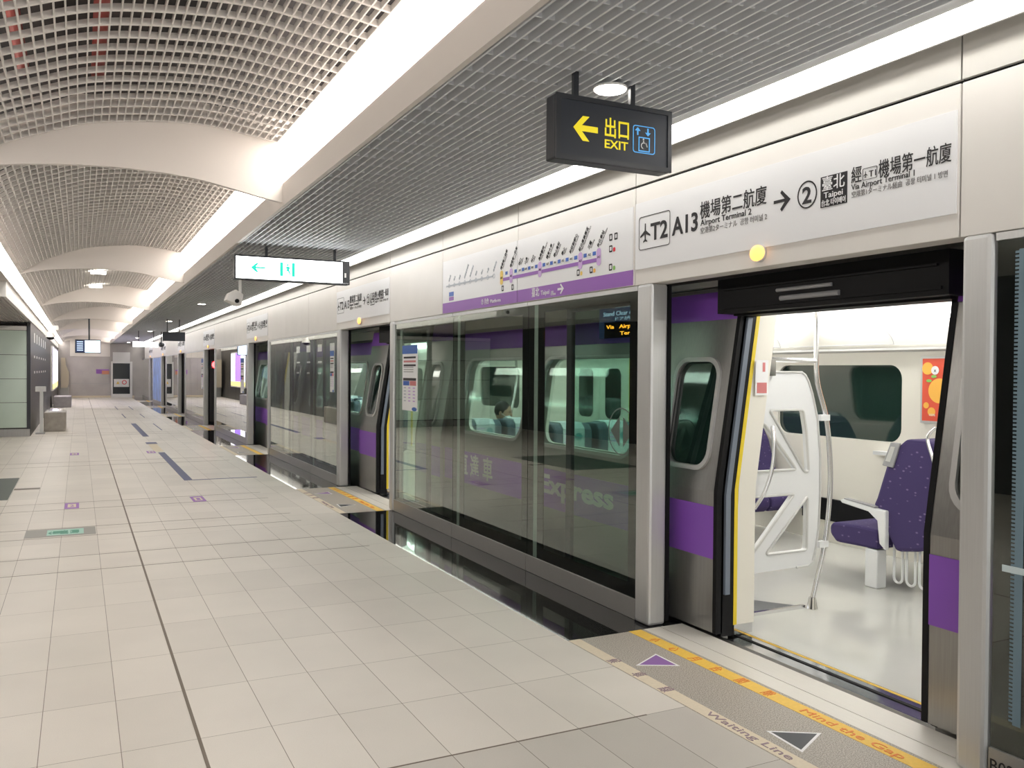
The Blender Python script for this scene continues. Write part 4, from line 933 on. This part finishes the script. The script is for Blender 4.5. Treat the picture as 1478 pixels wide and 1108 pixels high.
MB().box((-.83, 23.2, 0), (-.76, 23.30, 1.05)).build('post', M_alu, sd); MB().box((-.92, 23.15, 1.0), (-.70, 23.33, 1.12)).build('head', M_alu, sd); MB().box((-.92, 23.15, 0), (-.72, 23.4, .03)).build('foot', M_steel, sd)

# ================================================================== FLOOR MARKINGS
def fmark(name, a, b_, m, lab, cat='floor marking', grp=None):
    o = MB().box((a[0], a[1], -.001), (b_[0], b_[1], .0018)).build(name, m); return tag(o, lab, cat, grp)
fmark('queue_line', (1.313, 12.79), (1.425, 17.28), M_floorblue, 'broad dark blue queue line on the floor, the nearest one')
fmark('queue_line', (1.312, 21.5), (1.44, 26.7), M_floorblue, 'broad dark blue queue line on the floor, the one farther away')
fmark('queue_line', (1.425, 12.78), (2.30, 12.83), M_floorblue, 'thin blue line crossing from the nearest queue line to the screen doors')
fmark('queue_strip', (1.27, 17.5), (1.43, 19.28), M_cream, 'cream floor strip between the two broad blue queue lines')
fmark('queue_mark', (1.25, 19.3), (1.46, 19.75), M_floorblue, 'small blue floor mark on the cream strip')
for i, (x, y0, y1) in enumerate(((1.87, 23.6, 26.5), (1.30, 29.8, 32.6), (1.86, 29.9, 32.4), (1.82, 35.7, 39.1), (1.30, 36, 39))):
    fmark('queue_dash', (x, y0), (x+.03, y1), M_floorblue, 'thin dark queue dash on the far floor, %s from the camera' % ordn[i], grp='thin queue dashes')
for i, (x, y) in enumerate(((-.145, 10.70), (1.20, 10.68), (-.147, 17.3), (1.13, 17.2))):
    t = thing('platform_floor_symbol', 'purple square foot symbol on the floor, %s' % ('nearer pair, left', 'nearer pair, right', 'farther pair, left', 'farther pair, right')[i], 'floor marking', (x+.07, y+.22, 0), 'purple floor symbols')
    MB().box((x, y, -.001), (x+.145, y+.44, .0016)).build('square', M_mappurple, t); MB().box((x+.03, y+.09, .0016), (x+.115, y+.35, .0022)).build('symbol', M_cream, t)
    text('lettering', '1' if i % 2 else '2', frame((x+.055, y+.13, .0028), (1,0,0), (0,1,0)), .16, M_mappurple, t, width=.04)
t = thing('floor_exit_marker', 'grey floor plate with green and white exit direction strip', 'floor marking', (-.15, 9.2, 0))
MB().box((-.45, 8.98, -.001), (.143, 9.40, .0015)).build('grey_plate', mat('floor_plate_grey', (.30, .29, .26), .5), t); MB().box((-.27, 9.04, .0015), (.04, 9.34, .0022)).build('green_strip', mat('floor_green', (.35, .62, .52), .5), t)
MB().box((-.22, 9.12, .0022), (-.10, 9.26, .0028)).box((-.06, 9.12, .0022), (0, 9.26, .0028)).build('print', mat('floor_dark_green', (.04, .28, .18), .5), t)
text('lettering', '← 出口', frame((-.26, 9.10, .0028), (1,0,0), (0,1,0)), .16, MATS['floor_dark_green'], t, width=.25)
o = MB().box((-2.0, 11.7, -.001), (-.75, 13.98, .003)).build('floor_mat', mat('green_mat', (.055, .075, .062), .5)); tag(o, 'dark green floor mat at the left edge', 'mat')
o = MB().box((-.74, 12.6, -.001), (-.45, 12.74, .003)).build('drain_grille', mat('drain', (.16, .13, .10), .5)); tag(o, 'small dark drain grille beside the green mat', 'drain')

# ================================================================== TUNNEL SIGNALS
for i, (x, y, z) in enumerate(((3.85, 28.6, 1.70), (5.0, 44.0, 1.14))):
    t = thing('tunnel_signal', 'red tunnel signal lamp seen through the %s' % ('black gap of the fourth doorway', 'glass farther along'), 'signal', (x, y, z)) if 0 else thing('tunnel_signal', ('larger red tunnel signal lamp glowing in the dark gap of a far doorway', 'smaller red tunnel signal lamp seen through far glass')[i], 'signal', (x, y, z))
    MB().ball((x, y-.05, z), (.11, .06, .11) if i == 0 else (.09, .06, .09)).build('lens', M_redlamp, t); MB().box((x-.1, y, z-.12), (x+.1, y+.1, z+.12)).build('casing', M_darkgrey, t); MB().cyl((x, y+.05, z-.12), (x, y+.05, -1.4), .03).build('mast', M_darkgrey, t)
